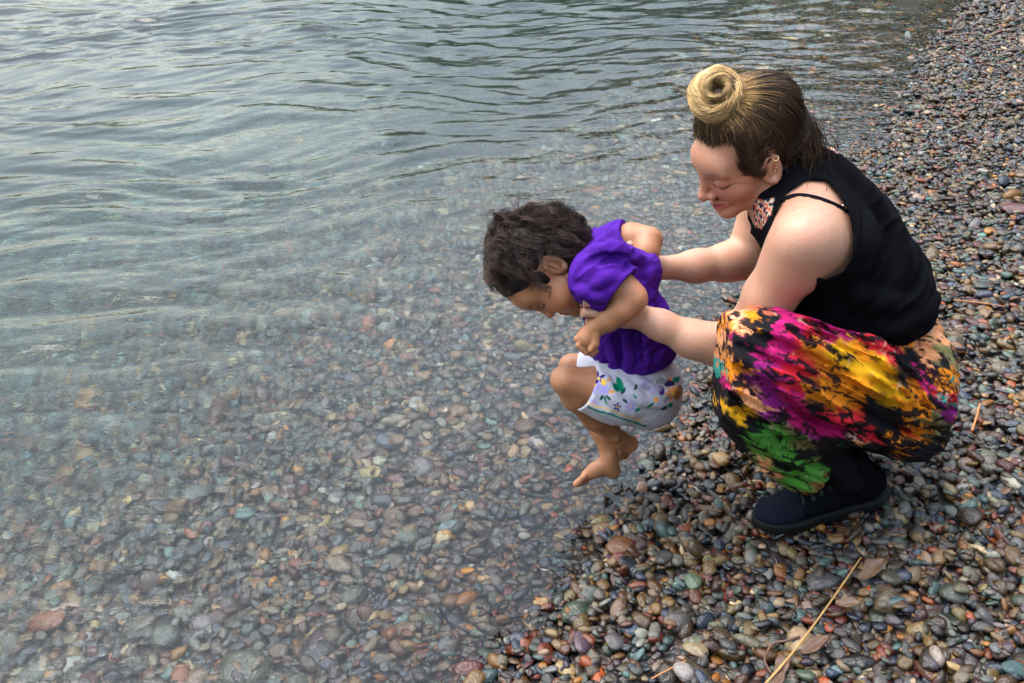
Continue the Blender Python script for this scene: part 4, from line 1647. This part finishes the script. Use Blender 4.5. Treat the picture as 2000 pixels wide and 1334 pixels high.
    a0 = rand_unit(rng_, n)
    t = np.linspace(0, 1, m)[None, :, None]
    dr = np.cross(a0, axb) + .5 * a0 + .4 * rand_unit(rng_, n)
    paths = BUN + a0[:, None] * (.038 + .010 * np.sin(t * 2.5)) + dr[:, None] * .022 * t
    strands('bun_flyaways', paths, np.tile(np.array([.45, .27, .11]), (n, m, 1)), .0004, bun, M_HAIR)
    # soft fringe of fine hairs along the hairline
    n, m = 2200, 8
    cand = rand_unit(rng_, 120000)
    pc_ = np.array([-.0145, 0, .047]) + cand * np.array([.1025, .0795, .0900])
    vv_ = HB.value(H.o + pc_ @ H.A)
    sel = (vv_ > -.002) & (vv_ < .006) & (pc_[:, 0] > .0) & (pc_[:, 2] > .0)
    pc_, cand = pc_[sel][:n], cand[sel][:n]
    n = len(pc_)
    tow = np.array([.020, .004, .145]) - pc_
    tow -= cand * (tow * cand).sum(1, keepdims=True)
    tow /= np.linalg.norm(tow, axis=1, keepdims=True)
    t = np.linspace(0, 1, m)[None, :, None]
    loc_ = pc_[:, None] + tow[:, None] * t * .030 + cand[:, None] * (.0008 + .0045 * t) + rng_.normal(size=(n, 1, 3)) * .0025 * t
    tn = rng_.random((n, 1, 1))
    strands('hairline_strands', H.o + loc_ @ H.A, np.tile(np.array([.05, .028, .016]), (n, m, 1)) * (.6 + tn), .0005, hair, M_HAIR, (0.25, 0.8, 0.5))
    # ---- earrings on the near ear
    gold = flat_mat('gold_stud', (.85, .6, .25), .25, 1.0)
    for (a, b, r_) in ((1515, 309, .0022), (1516, 327, .0018), (1514, 334, .0018)):
        q = F.hit(a, b)
        if q is None: continue
        q = q - nrm(q) * .001
        if r_ > .002:
            rg = [q + np.array([math.cos(t), math.sin(t), .3 * math.cos(t)]) * .0048 for t in np.linspace(0, 6.283, 16, endpoint=False)]
            v2, f2 = tube_mesh(rg, .0009, 6, True)
        else:
            v2, f2 = ico(2)
            v2 = q + v2 * r_
        poly_part('earring', v2, f2, gold, W)
    return W, F


# ================================================================== child
def build_child():
    base = to_world(P(1170, 945, 1.70))
    C_ = empty('person', base, 'barefoot toddler in a purple t-shirt held just above the edge of the water', 'person')
    h = .0020
    H = Head(P(1079, 528, 1.735), (-.218, -.974, -.03), (0, -.03, 1), (-.976, .218, 0), .80)
    lo = np.array([P(945, 700, 1.73)[0], P(1100, 960, 1.7)[1], -2.35])
    hi = np.array([P(1345, 600, 1.8)[0], P(1100, 410, 1.75)[1], -1.62])
    F = Field(lo, hi, h)
    nb, ch_, be, pe = P(1150, 512, 1.735), P(1195, 565, 1.735), P(1235, 650, 1.735), P(1262, 745, 1.735)

    def trunk(Q, g=0.0):
        up = nrm(nb - be)
        fw = np.cross(up, YAX)
        Q.ell(P(1172, 530, 1.735), [up, YAX, fw], (.062 + g, .088 + g, .052 + g), .02)
        Q.ell(ch_, [nrm(nb - be), YAX, np.cross(nrm(nb - be), YAX)], (.085 + g, .080 + g, .060 + g), .03)
        Q.ell(be, [nrm(ch_ - pe), YAX, np.cross(nrm(ch_ - pe), YAX)], (.095 + g, .080 + g, .068 + g), .03)
        Q.ell(pe, [nrm(be - pe), YAX, np.cross(nrm(be - pe), YAX)], (.070 + g, .084 + g, .066 + g), .03)
    trunk(F, -.007)
    F.chain([(nb, .040), (P(1128, 520, 1.735), .038), (H(-.02, 0, -.02), .044)], .03)
    sculpt_head(F, H, True)
    sn, sf = P(1166, 546, 1.630), P(1188, 486, 1.825)
    # near arm
    el = P(1237, 583, 1.598)
    wr = P(1163, 640, 1.592)
    F.chain([(sn, .032), (P(1200, 560, 1.616), .0300), (P(1222, 571, 1.606), .0285), (el, .0245)], .012)
    F.chain([(el, .0250), (P(1214, 603, 1.590), .0250), (P(1188, 624, 1.588), .0215), (wr, .0165)], .010)
    # fist
    fc = P(1148, 659, 1.592)
    F.chain([(wr, .0165), (fc, .0185), (P(1144, 666, 1.596), .0155)], .010)
    for i, (a, b, y) in enumerate(((1128, 662, 1.590), (1131, 674, 1.583), (1140, 683, 1.581), (1151, 687, 1.585))):
        F.chain([(P(a + 9, b - 12, y + .003), .0070), (P(a, b, y), .0068), (P(a + 5, b + 7 - i, y - .002), .0064), (P(a + 13, b + 5 - 2 * i, y + .006), .0060)], .0018)
    F.chain([(P(1164, 654, 1.578), .0080), (P(1163, 672, 1.572), .0072), (P(1154, 683, 1.570), .0064)], .003)
    # far arm
    ef = P(1266, 470, 1.800)
    F.chain([(sf, .035), (P(1235, 468, 1.815), .032), (ef, .026)], .014)
    F.chain([(ef, .026), (P(1262, 492, 1.775), .024), (P(1235, 520, 1.76), .02)], .014)
    # near leg
    hn, hf = P(1250, 765, 1.680), P(1245, 735, 1.785)
    kn, kf = P(1104, 742, 1.655), P(1118, 718, 1.80)
    F.chain([(hn, .052), (P(1180, 755, 1.662), .040), (kn, .0275)], .02)
    an = P(1210, 858, 1.715)
    F.chain([(kn, .0270), (P(1124, 774, 1.662), .0275), (P(1163, 816, 1.685), .0262), (P(1192, 843, 1.705), .0190), (an, .0172)], .014)
    F.chain([(an, .0175), (P(1231, 866, 1.725), .0170)], .012)                                   # heel
    F.chain([(P(1228, 868, 1.725), .0165), (P(1216, 883, 1.745), .0145), (P(1206, 892, 1.775), .0120)], .010)
    for i in range(5):
        F.chain([(P(1206 - 3 * i, 886 + 3 * i, 1.768), .0070), (P(1199 - 3 * i, 894 + 2.5 * i, 1.790), .0060)], .004)
    F.ball(P(1203, 857, 1.690), .0075, .012)                                                     # ankle bone
    # far leg
    F.chain([(hf, .052), (P(1180, 728, 1.79), .042), (kf, .029)], .02)
    af = P(1190, 892, 1.705)
    F.chain([(kf, .027), (P(1150, 785, 1.77), .028), (P(1174, 840, 1.735), .0215), (af, .0172)], .014)
    F.chain([(af, .0180), (P(1193, 915, 1.700), .0178), (P(1197, 920, 1.700), .0170)], .010)       # heel
    F.chain([(P(1188, 906, 1.698), .0180), (P(1164, 917, 1.694), .0155), (P(1146, 928, 1.692), .0125)], .012)
    F.chain([(P(1166, 921, 1.708), .0130), (P(1150, 929, 1.712), .0115)], .010)
    for i, (a, b, y, r_, a2, b2) in enumerate(((1141, 931, 1.680, .0085, 1126, 945), (1144, 932, 1.694, .0072, 1131, 945), (1147, 932, 1.704, .0066, 1136, 944), (1150, 931, 1.713, .0062, 1141, 942), (1153, 929, 1.721, .0058, 1146, 939))):
        F.chain([(P(a, b, y), r_ * .85), (P(a2, b2, y), r_ * .92)], .0018)
    # creases
    F.cone(P(1196, 567, 1.560), P(1206, 569, 1.556), .0035, .0030, .006, 'sub')
    v, f = F.mesh()
    c = np.tile(np.array([.34, .148, .066]), (len(v), 1))
    w3 = to_world(v)
    c *= (1 + .06 * fbm(w3 * 14, 3, 6))[:, None]
    for q_, r_, a_ in ((el, .03, .5), (kn, .035, .45), (P(1140, 672, 1.59), .03, .4), (P(1135, 940, 1.69), .03, .55), (P(1205, 922, 1.70), .028, .45), (P(1240, 868, 1.725), .025, .5), (ef, .03, .4)):
        e = np.exp(-(np.linalg.norm(v - q_, axis=1) / r_) ** 2) * a_
        c = c * (1 - e[:, None]) + np.array([.56, .24, .15]) * e[:, None]
    paint_face(H, v, c, (.33, .085, .075), (.045, .022, .014), (.010, .006, .005), (.50, .17, .09), True)
    part('body', v, f, M_SKIN, C_, c)

    # ---- t-shirt
    T = Field(lo, hi, h)
    trunk(T, .008)
    hemc = P(1240, 715, 1.735)
    T.chain([(P(1212, 600, 1.735), .074), (P(1238, 665, 1.735), .078), (hemc, .080)], .03)
    se_n = P(1205, 573, 1.590)
    T.chain([(P(1165, 535, 1.665), .050), (sn, .0475), (P(1198, 559, 1.616), .0450), (P(1216, 568, 1.608), .0460)], .02)
    T.chain([(P(1134, 556, 1.66), .018), (P(1150, 566, 1.635), .020)], .02)
    se_f = P(1224, 474, 1.815)
    T.chain([(P(1178, 490, 1.79), .046), (P(1205, 478, 1.822), .042), (P(1232, 470, 1.815), .040)], .025)
    T.ball(P(1262, 525, 1.735), .030, .04)                         # cloth bunched up by the hands
    for path, r_ in (([(1120, 560), (1140, 520), (1180, 500), (1225, 505), (1262, 520)], .009), ([(1150, 490), (1190, 492), (1230, 500), (1270, 515)], .008), ([(1140, 545), (1170, 520), (1215, 522)], .007),
                     ([(1180, 470), (1215, 490), (1250, 505)], .007), ([(1215, 515), (1235, 545), (1262, 560)], .009), ([(1270, 520), (1260, 550), (1270, 580)], .008), ([(1250, 600), (1275, 640), (1300, 660)], .008),
                     ([(1160, 560), (1180, 545), (1210, 540)], .006), ([(1128, 560), (1150, 575), (1180, 580)], .007), ([(1190, 655), (1196, 690), (1198, 730)], .0042), ([(1215, 640), (1226, 690), (1228, 728)], .0042),
                     ([(1255, 660), (1262, 690), (1262, 715)], .0042), ([(1170, 660), (1178, 700), (1182, 735)], .0042), ([(1285, 585), (1300, 630), (1308, 680)], .007)):
        T.ridge(path, r_, r_ * .55, .012)
    for path, r_ in (([(1150, 512), (1190, 506), (1235, 512)], .006), ([(1225, 520), (1245, 535), (1270, 545)], .006), ([(1205, 650), (1212, 690), (1214, 715)], .0035), ([(1240, 640), (1246, 680), (1246, 705)], .0035), ([(1262, 600), (1285, 640), (1300, 680)], .005)):
        T.ridge(path, r_, .002, .012, 'sub')
    sdv = nrm(P(1290, 520, 1.7) - P(1150, 620, 1.7))
    sdx = nrm(np.cross(sdv, [0, 0, 1]))
    T.displace(lambda p: .0024 * fbm(p * 26, 3, 25) - .0026 * (1 - 2 * np.abs(vnoise(np.stack([(p @ sdv) * 12 + 2 * vnoise(p * 15, 29), (p @ sdx) * 60, p[:, 2] * 16], 1), 28))) + .0008 * fbm(p * 90, 2, 26), .015)
    # hem
    ha, hb = P(1176, 740, 1.66), P(1325, 698, 1.70)
    nh = np.cross(hb - ha, YAX)
    nh = nh if nh @ (P(1260, 830, 1.735) - ha) > 0 else -nh
    T.half(ha, nh, .004)
    # sleeves open at the cuffs
    cn = nrm(nrm(el - sn) + np.array([0, -.20, 0]))
    cc = P(1211, 568, 1.608)

    # near cuff: slice off only what belongs to the sleeve end
    def cap(c0, n0, rr0):
        def fn(X, Y, Z):
            x, y, z = X - c0[0], Y - c0[1], Z - c0[2]
            s_ = x * n0[0] + y * n0[1] + z * n0[2]
            rd = np.sqrt(np.maximum(x * x + y * y + z * z - s_ * s_, 0))
            return np.maximum(np.maximum(-s_, s_ - .06), rd - rr0)
        T.op(c0 - rr0 - .05, c0 + rr0 + .05, fn, .0, 'sub')
    cap(cc, cn, .066)
    cf = P(1224, 474, 1.815)
    cnf = nrm(P(1270, 470, 1.80) - P(1190, 486, 1.82))
    cap(cf, cnf, .052)
    T.cone(cc - cn * .020, cc + cn * .02, .0385, .0405, .004, 'sub')
    T.cone(cf - cnf * .012, cf + cnf * .02, .034, .034, .004, 'sub')
    # neck opening
    T.chain([(P(1140, 510, 1.735), .042), (P(1105, 518, 1.735), .062)], .004, 'sub')
    v, f = T.mesh()
    c = np.tile(np.array([.058, .008, .215]), (len(v), 1))
    c *= (1 + .10 * fbm(to_world(v) * 30, 2, 27))[:, None]
    # stitched hem line
    dh = (v - ha) @ nrm(nh)
    st = np.exp(-((dh + .014) / .0012) ** 2) * .35
    c *= (1 - st)[:, None]
    ts = part('t_shirt', v, f, M_CLOTH, C_, c)
    ts['label'] = 'deep purple short-sleeved cotton t-shirt'

    # ---- floral shorts
    S = Field(lo, hi, h)
    S.ell(P(1265, 748, 1.735), [nrm(be - pe), YAX, np.cross(nrm(be - pe), YAX)], (.075, .092, .070))
    S.ell(P(1262, 775, 1.735), [XAX, YAX, ZAX], (.068, .095, .046), .03)
    S.chain([(hn, .066), (P(1205, 765, 1.668), .062), (P(1150, 756, 1.660), .0520)], .03)
    S.chain([(hf, .062), (P(1195, 732, 1.79), .056), (P(1158, 725, 1.795), .050)], .03)
    for path, r_ in (([(1170, 730), (1185, 770), (1220, 805)], .006), ([(1215, 745), (1250, 780), (1300, 790)], .008), ([(1240, 740), (1285, 770), (1320, 765)], .007), ([(1150, 760), (1165, 790), (1200, 815)], .006), ([(1180, 735), (1200, 775), (1240, 812)], .006)):
        S.ridge(path, r_, r_ * .6, .011)
    S.displace(lambda p: .0022 * fbm(p * 40, 3, 35), .012)
    lc = P(1141, 757, 1.66)
    ln_ = nrm(P(1106, 742, 1.655) - P(1190, 772, 1.665))
    S.op(lc - .09, lc + .09, lambda X, Y, Z: np.maximum(-((X - lc[0]) * ln_[0] + (Y - lc[1]) * ln_[1] + (Z - lc[2]) * ln_[2]), np.sqrt((X - lc[0]) ** 2 + (Y - lc[1]) ** 2 + (Z - lc[2]) ** 2) - .085), 0, 'sub')
    S.cone(lc - ln_ * .012, lc + ln_ * .03, .0430, .044, .003, 'sub')
    v, f = S.mesh()
    px, py = px_of(v)
    w3 = to_world(v)
    c = np.tile(np.array([.47, .46, .53]), (len(v), 1))
    px = px + 3 * fbm(w3 * 60, 2, 36)
    py = py + 3 * fbm(w3 * 60, 2, 37)
    back = sstep(1.76, 1.80, w3[:, 1])
    px = px + back * 23
    def ellp(a, b, ra, rb, an_, col, soft=.12):
        t_ = rad(an_)
        x_, y_ = px - a, -(py - b)
        p_, q_ = x_ * math.cos(t_) + y_ * math.sin(t_), -x_ * math.sin(t_) + y_ * math.cos(t_)
        m_ = sstep(1 + soft, 1 - soft, np.sqrt((p_ / ra) ** 2 + (q_ / rb) ** 2))
        c[:] = c * (1 - m_[:, None]) + np.array(col) * m_[:, None]
    GRN, DGR, LAV, PUR, NAV, ORG, YEL, BRN = (.0, .18, .10), (.004, .07, .05), (.34, .30, .62), (.045, .012, .17), (.03, .02, .10), (.75, .30, .07), (.80, .50, .06), (.30, .16, .06)
    def flower(a, b, r_, n_, col, cen, ph=0):
        for i in range(n_):
            t_ = ph + i * 360 / n_
            ellp(a + r_ * .62 * math.cos(rad(t_)), b - r_ * .62 * math.sin(rad(t_)), r_ * .45, r_ * .22, t_, col)
        ellp(a, b, r_ * .22, r_ * .22, 0, cen)
    ellp(1145, 729, 9, 5, -20, GRN); ellp(1150, 722, 6, 3, 40, GRN); ellp(1140, 740, 7, 1.3, -25, DGR); ellp(1143, 746, 8, 1.2, -30, DGR)
    flower(1162, 752, 17, 8, LAV, YEL); flower(1170, 738, 13, 5, PUR, YEL, 30); ellp(1179, 746, 5, 8, 10, YEL); ellp(1189, 741, 6, 2.5, 40, ORG); flower(1180, 762, 12, 7, LAV, LAV, 10)
    ellp(1210, 750, 6, 15, 12, GRN); ellp(1203, 757, 4, 9, 30, GRN); ellp(1217, 763, 4, 8, -20, DGR)
    ellp(1175, 776, 5, 3, 60, DGR); ellp(1181, 780, 6, 2.4, 100, GRN); ellp(1188, 777, 6, 2.5, -40, DGR); ellp(1182, 787, 5, 2, 90, GRN)
    flower(1262, 748, 15, 6, LAV, PUR, 20); ellp(1262, 757, 12, 7, 160, PUR); ellp(1292, 762, 7, 10, 20, PUR); ellp(1278, 762, 12, 9, 60, LAV); ellp(1290, 744, 10, 7, 20, DGR); ellp(1305, 748, 12, 6, -10, NAV); ellp(1322, 741, 9, 5, 30, GRN); ellp(1310, 741, 4, 3, 0, ORG)
    flower(1314, 768, 15, 6, ORG, YEL, 10); ellp(1325, 765, 8, 14, -15, BRN); ellp(1298, 797, 8, 4, 20, DGR); ellp(1310, 790, 6, 4, 60, GRN); ellp(1240, 775, 6, 2, -50, GRN)
    flower(1232, 792, 11, 6, LAV, YEL, 15); ellp(1246, 800, 7, 3, 20, GRN); ellp(1222, 783, 6, 2.5, -50, DGR); flower(1206, 794, 9, 5, PUR, YEL, 0); ellp(1270, 792, 8, 3, 35, GRN); ellp(1280, 782, 5, 5, 0, ORG); ellp(1242, 755, 6, 3, 70, DGR); ellp(1196, 766, 6, 3, 20, ORG); flower(1160, 785, 9, 6, LAV, ORG, 20)
    # striped border along the leg hem
    s_ = (v - lc) @ ln_
    hemd = np.minimum(py - (793 + .33 * (px - 1153)), 40)
    m_ = sstep(3, 1, np.abs(hemd - 4)) * (px > 1148) * (px < 1262); c[:] = c * (1 - m_[:, None]) + np.array(GRN) * m_[:, None]
    m_ = sstep(1.8, .8, np.abs(hemd + 4)) * (px > 1146) * (px < 1255); c[:] = c * (1 - m_[:, None]) + np.array(YEL) * m_[:, None]
    wb = sstep(.022, .017, np.abs((v - ha) @ nrm(nh) - .006)) * (px > 1245)
    c = c * (1 - .5 * wb[:, None]) + np.array([.50, .47, .52]) * .5 * wb[:, None]
    so = part('shorts', v, f, M_CLOTH, C_, c)
    so['label'] = 'white cotton shorts printed with purple flowers and green leaves'

    # ---- hair
    HB = Field(H.o - .17, H.o + .17, .0022)
    k = H.k
    HB.ell(H(-.013, 0, .060), H.A, np.array((.116, .096, .102)) * k)
    HB.ell(H(-.050, 0, .012), H.A, np.array((.078, .088, .070)) * k, .02)
    HB.ell(H(.114, 0, -.010), H.A, np.array((.086, .120, .106)) * k, .010, 'sub')
    HB.ell(H(.070, 0, -.078), H.A, np.array((.100, .14, .085)) * k, .012, 'sub')
    for q_ in (-1, 1):
        HB.ell(H(-.006, q_ * .104, -.004), H.A, np.array((.036, .044, .042)) * k, .006, 'sub')
    HB.displace(lambda p: .004 * fbm(p * 45, 2, 44), .015)
    vh, fh = HB.mesh()
    hair = part('hair', vh, fh, M_HAIR, C_, np.tile(np.array([.008, .0045, .0032]), (len(vh), 1)))
    hair['label'] = 'short tousled dark brown curls'
    r = np.random.default_rng(9)
    n = 900
    el_r = np.array([.1175, .0975, .1035])
    p0 = H.inv(vh[r.permutation(len(vh))])
    p0 = p0[np.linalg.norm(p0 - [-.013, 0, .060], axis=1) > .070][:n]
    u0 = (p0 - [-.013, 0, .045]) / el_r
    u0 /= np.linalg.norm(u0, axis=1)[:, None]
    n = len(p0)
    per, m = 20, 14
    whorl = np.array([-.070, .02, .125])
    flow = p0 - whorl
    nw = np.linalg.norm(flow, axis=1) < .055
    flow[nw] += r.normal(size=(int(nw.sum()), 3)) * .06
    flow -= u0 * (flow * u0).sum(1, keepdims=True)
    flow /= np.linalg.norm(flow, axis=1, keepdims=True) + 1e-6
    side = np.cross(u0, flow)
    t = np.linspace(0, 1, m)[None, None, :, None]
    Lc = (.045 + .03 * r.random(n))[:, None, None, None]
    lift = (.2 + 1.0 * r.random(n) ** 2)[:, None, None, None]
    amp = (.008 + .014 * r.random(n))[:, None, None, None]
    ph = (r.random(n) * 6.28)[:, None, None, None]
    fr = (3.5 + 4 * r.random(n))[:, None, None, None]
    jit = r.normal(size=(n, per, 1, 3)) * .0066 * (1 - .55 * t) 
    e3 = lambda a: a[:, None, None, :]
    curl = amp * t * (np.sin(fr * t + ph) * e3(side) + np.cos(fr * t + ph) * e3(u0) * .7)
    path = e3(p0) + jit + e3(flow) * Lc * t + e3(u0) * (.002 + Lc * lift * np.sin(t * 2.2) * .55) - e3(u0) * Lc * Lc * t * t * 4.0 + curl
    path = path.reshape(n * per, m, 3)
    # keep the strands outside the cap
    cen = np.array([-.013, 0, .060])
    rel = (path - cen) / el_r
    rn = np.linalg.norm(rel, axis=2, keepdims=True)
    path = cen + rel / rn * np.maximum(rn, 1.0 + .012 * r.random((n * per, 1, 1))) * el_r
    tone = np.repeat(r.random(n), per)[:, None] * .6 + .4 * r.random((n * per, 1))
    vm_ = HB.value((H.o + k * (path @ H.A)).reshape(-1, 3)).reshape(n * per, m).max(1)
    pz_, px_ = p0[:, 2].repeat(per), p0[:, 0].repeat(per)
    okk = vm_ < np.where((pz_ > .04) & (px_ < .020), .046, np.where(px_ >= .020, .0065, np.where(px_ < -.02, .030, .010)))
    ed = np.minimum(np.linalg.norm(path - [-.006, .092, .000], axis=2), np.linalg.norm(path - [-.006, -.092, .000], axis=2)).min(1)
    okk &= ed > .030
    path, tone = path[okk], tone[okk]
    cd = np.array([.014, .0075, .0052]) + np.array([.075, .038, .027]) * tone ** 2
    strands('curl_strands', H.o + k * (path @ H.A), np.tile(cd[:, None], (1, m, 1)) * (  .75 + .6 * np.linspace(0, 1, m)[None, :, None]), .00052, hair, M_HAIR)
    # wispy ends
    n, m = 260, 16
    ix = r.choice(np.where(p0[:, 0] < .01)[0], n)
    st_, uu, ff = p0[ix], u0[ix], flow[ix]
    t = np.linspace(0, 1, m)[None, :, None]
    path = st_[:, None] + ff[:, None] * t * .035 + uu[:, None] * .045 * np.sin(t * 2.6) * r.random((n, 1, 1)) + .013 * t * np.sin(6 * t + r.random((n, 1, 3)) * 6)
    strands('wispy_strands', H.o + k * (path @ H.A), np.tile(np.array([.03, .017, .012]), (n, m, 1)), .0005, hair, M_HAIR)
    return C_, F


WOMAN, WF = build_woman()
CHILD, CF = build_child()
del WF, CF

# ------------------------------------------------------------------ beach litter
def G3(px, py, dz=0.0):
    """world point on the pebble surface seen at a picture position"""
    d = to_world(np.array([(px - 1000) / FOC, (667 - py) / FOC, -1.0])) - MCAM[:3, 3]
    t = 1.0
    for _ in range(60):
        q = MCAM[:3, 3] + d * t
        z = float(ground_z(np.array([q[0]]), np.array([q[1]]))[0]) + 0.03 + dz
        t += (q[2] - z) / -d[2] * 0.9
    return MCAM[:3, 3] + d * t


def world_obj(name, v, f, mat, label, cat, group=None):
    v = np.asarray(v, float)
    o = v.mean(0)
    me = bpy.data.meshes.new(name)
    fs = []
    for q in f:
        q = list(dict.fromkeys(int(i) for i in q))
        if len(q) > 2: fs.append(q)
    me.from_pydata([tuple(p) for p in v - o], [], fs)
    me.polygons.foreach_set('use_smooth', np.ones(len(me.polygons), bool))
    ob = add_obj(name, me, mat)
    ob.location = o
    tag(ob, label, cat, group)
    return ob


M_STRAW = flat_mat('dry_straw', srgb(160, 124, 72), 0.6, noise=0.25, scale=120, bump=0.2)
M_STRAWO = flat_mat('rusty_straw', srgb(176, 112, 62), 0.6, noise=0.25, scale=120, bump=0.2)
M_BARK = flat_mat('wet_bark', srgb(84, 58, 42), 0.5, noise=0.5, scale=70, bump=0.6)
M_LEAF = flat_mat('dead_leaf', srgb(92, 68, 50), 0.5, noise=0.4, scale=90, bump=0.4)


def stalk(path, r0, r1, mat, name, label, lift=0.012, nodes=0):
    pts = spline([G3(a, b, lift) for a, b in path], 40)
    r = np.linspace(r0, r1, 40)
    for k in range(nodes):
        j = int((k + 1) * 40 / (nodes + 1))
        r[j] *= 1.35
    v, f = tube_mesh(pts, r, 7)
    return world_obj(name, v, f, mat, label, 'stalk' if 'stalk' in name else 'twig')


def flake(cx, cy, L, Wd, ang, curl, mat, name, label, cat, th=0.0022, seed=0):
    """curled leaf or bark flake lying on the stones"""
    r = np.random.default_rng(seed)
    c = G3(cx, cy, 0.010)
    n, m = 12, 6
    v = []
    for s in (1, -1):
        for i in range(n):
            u = i / (n - 1) * 2 - 1
            hw = Wd * (1 - abs(u) ** 2.2) ** 0.6 * (1 + 0.25 * math.sin(5 * u + seed)) + 0.0012
            for j in range(m):
                w = j / (m - 1) * 2 - 1
                x, y = u * L, w * hw + 0.12 * L * math.sin(2.2 * u)
                z = curl * (w * w * hw / Wd + 0.5 * u * u) * L + 0.003 * r.normal() * 0.35 + s * th * 0.5
                v.append((x, y, z))
    v = np.array(v)
    v[n * m:, 2] = v[:n * m, 2] - th
    f = []
    for s in (0, 1):
        b = s * n * m
        for i in range(n - 1):
            for j in range(m - 1):
                q = (b + i * m + j, b + (i + 1) * m + j, b + (i + 1) * m + j + 1, b + i * m + j + 1)
                f.append(q if s == 0 else q[::-1])
    rim = [i * m for i in range(n)] + [(n - 1) * m + j for j in range(1, m)] + [i * m + m - 1 for i in range(n - 2, -1, -1)] + [j for j in range(m - 2, 0, -1)]
    for a, b in zip(rim, rim[1:] + rim[:1]):
        f.append((a, a + n * m, b + n * m, b))
    ca, sa = math.cos(ang), math.sin(ang)
    R = np.array([[ca, -sa, 0], [sa, ca, 0], [0, 0, 1]])
    tlt = np.array(Matrix.Rotation(-0.17, 3, 'Y')) @ R
    return world_obj(name, v @ tlt.T + c, f, mat, label, cat)


stalk([(1682, 1088), (1640, 1150), (1590, 1220), (1540, 1285), (1480, 1352)], 0.0014, 0.0025, M_STRAW, 'dry_stalk', 'long pale dry straw stalk lying on the pebbles in front of the shoe', 0.016, 4)
stalk([(1272, 1326), (1305, 1308), (1340, 1290)], 0.0016, 0.0012, M_STRAWO, 'dry_stalk', 'short rust-coloured straw bit on the pebbles at the bottom edge', 0.010)
stalk([(1562, 1243), (1535, 1252), (1512, 1256), (1498, 1275), (1494, 1292), (1506, 1315)], 0.0026, 0.0022, M_BARK, 'crooked_twig', 'small crooked brown twig beside the long straw stalk', 0.010)
stalk([(1862, 586), (1905, 590), (1962, 598)], 0.0016, 0.0010, M_STRAWO, 'dry_stalk', 'thin dry stem on the beach behind the woman', 0.008)
stalk([(1898, 842), (1908, 812), (1914, 788)], 0.0028, 0.0020, M_STRAWO, 'dry_stalk', 'stubby tan stem poking from stones right of the trousers', 0.012)
flake(1702, 1116, 0.036, 0.014, 0.5, 0.25, M_LEAF, 'dead_leaf', 'dark brown dead leaf near the tip of the long straw stalk', 'leaf', seed=1)
flake(1592, 1262, 0.032, 0.010, 0.35, 0.15, M_BARK, 'bark_flake', 'reddish brown bark flake beneath the long straw stalk', 'bark', 0.004, 2)
flake(1524, 1312, 0.034, 0.011, 0.9, 0.12, M_BARK, 'bark_flake', 'dark bark flake under the lower end of the straw stalk', 'bark', 0.004, 5)
flake(1655, 1180, 0.022, 0.009, -0.3, 0.2, M_LEAF, 'dead_leaf', 'small curled brown leaf scrap by the middle of the stalk', 'leaf', seed=7)
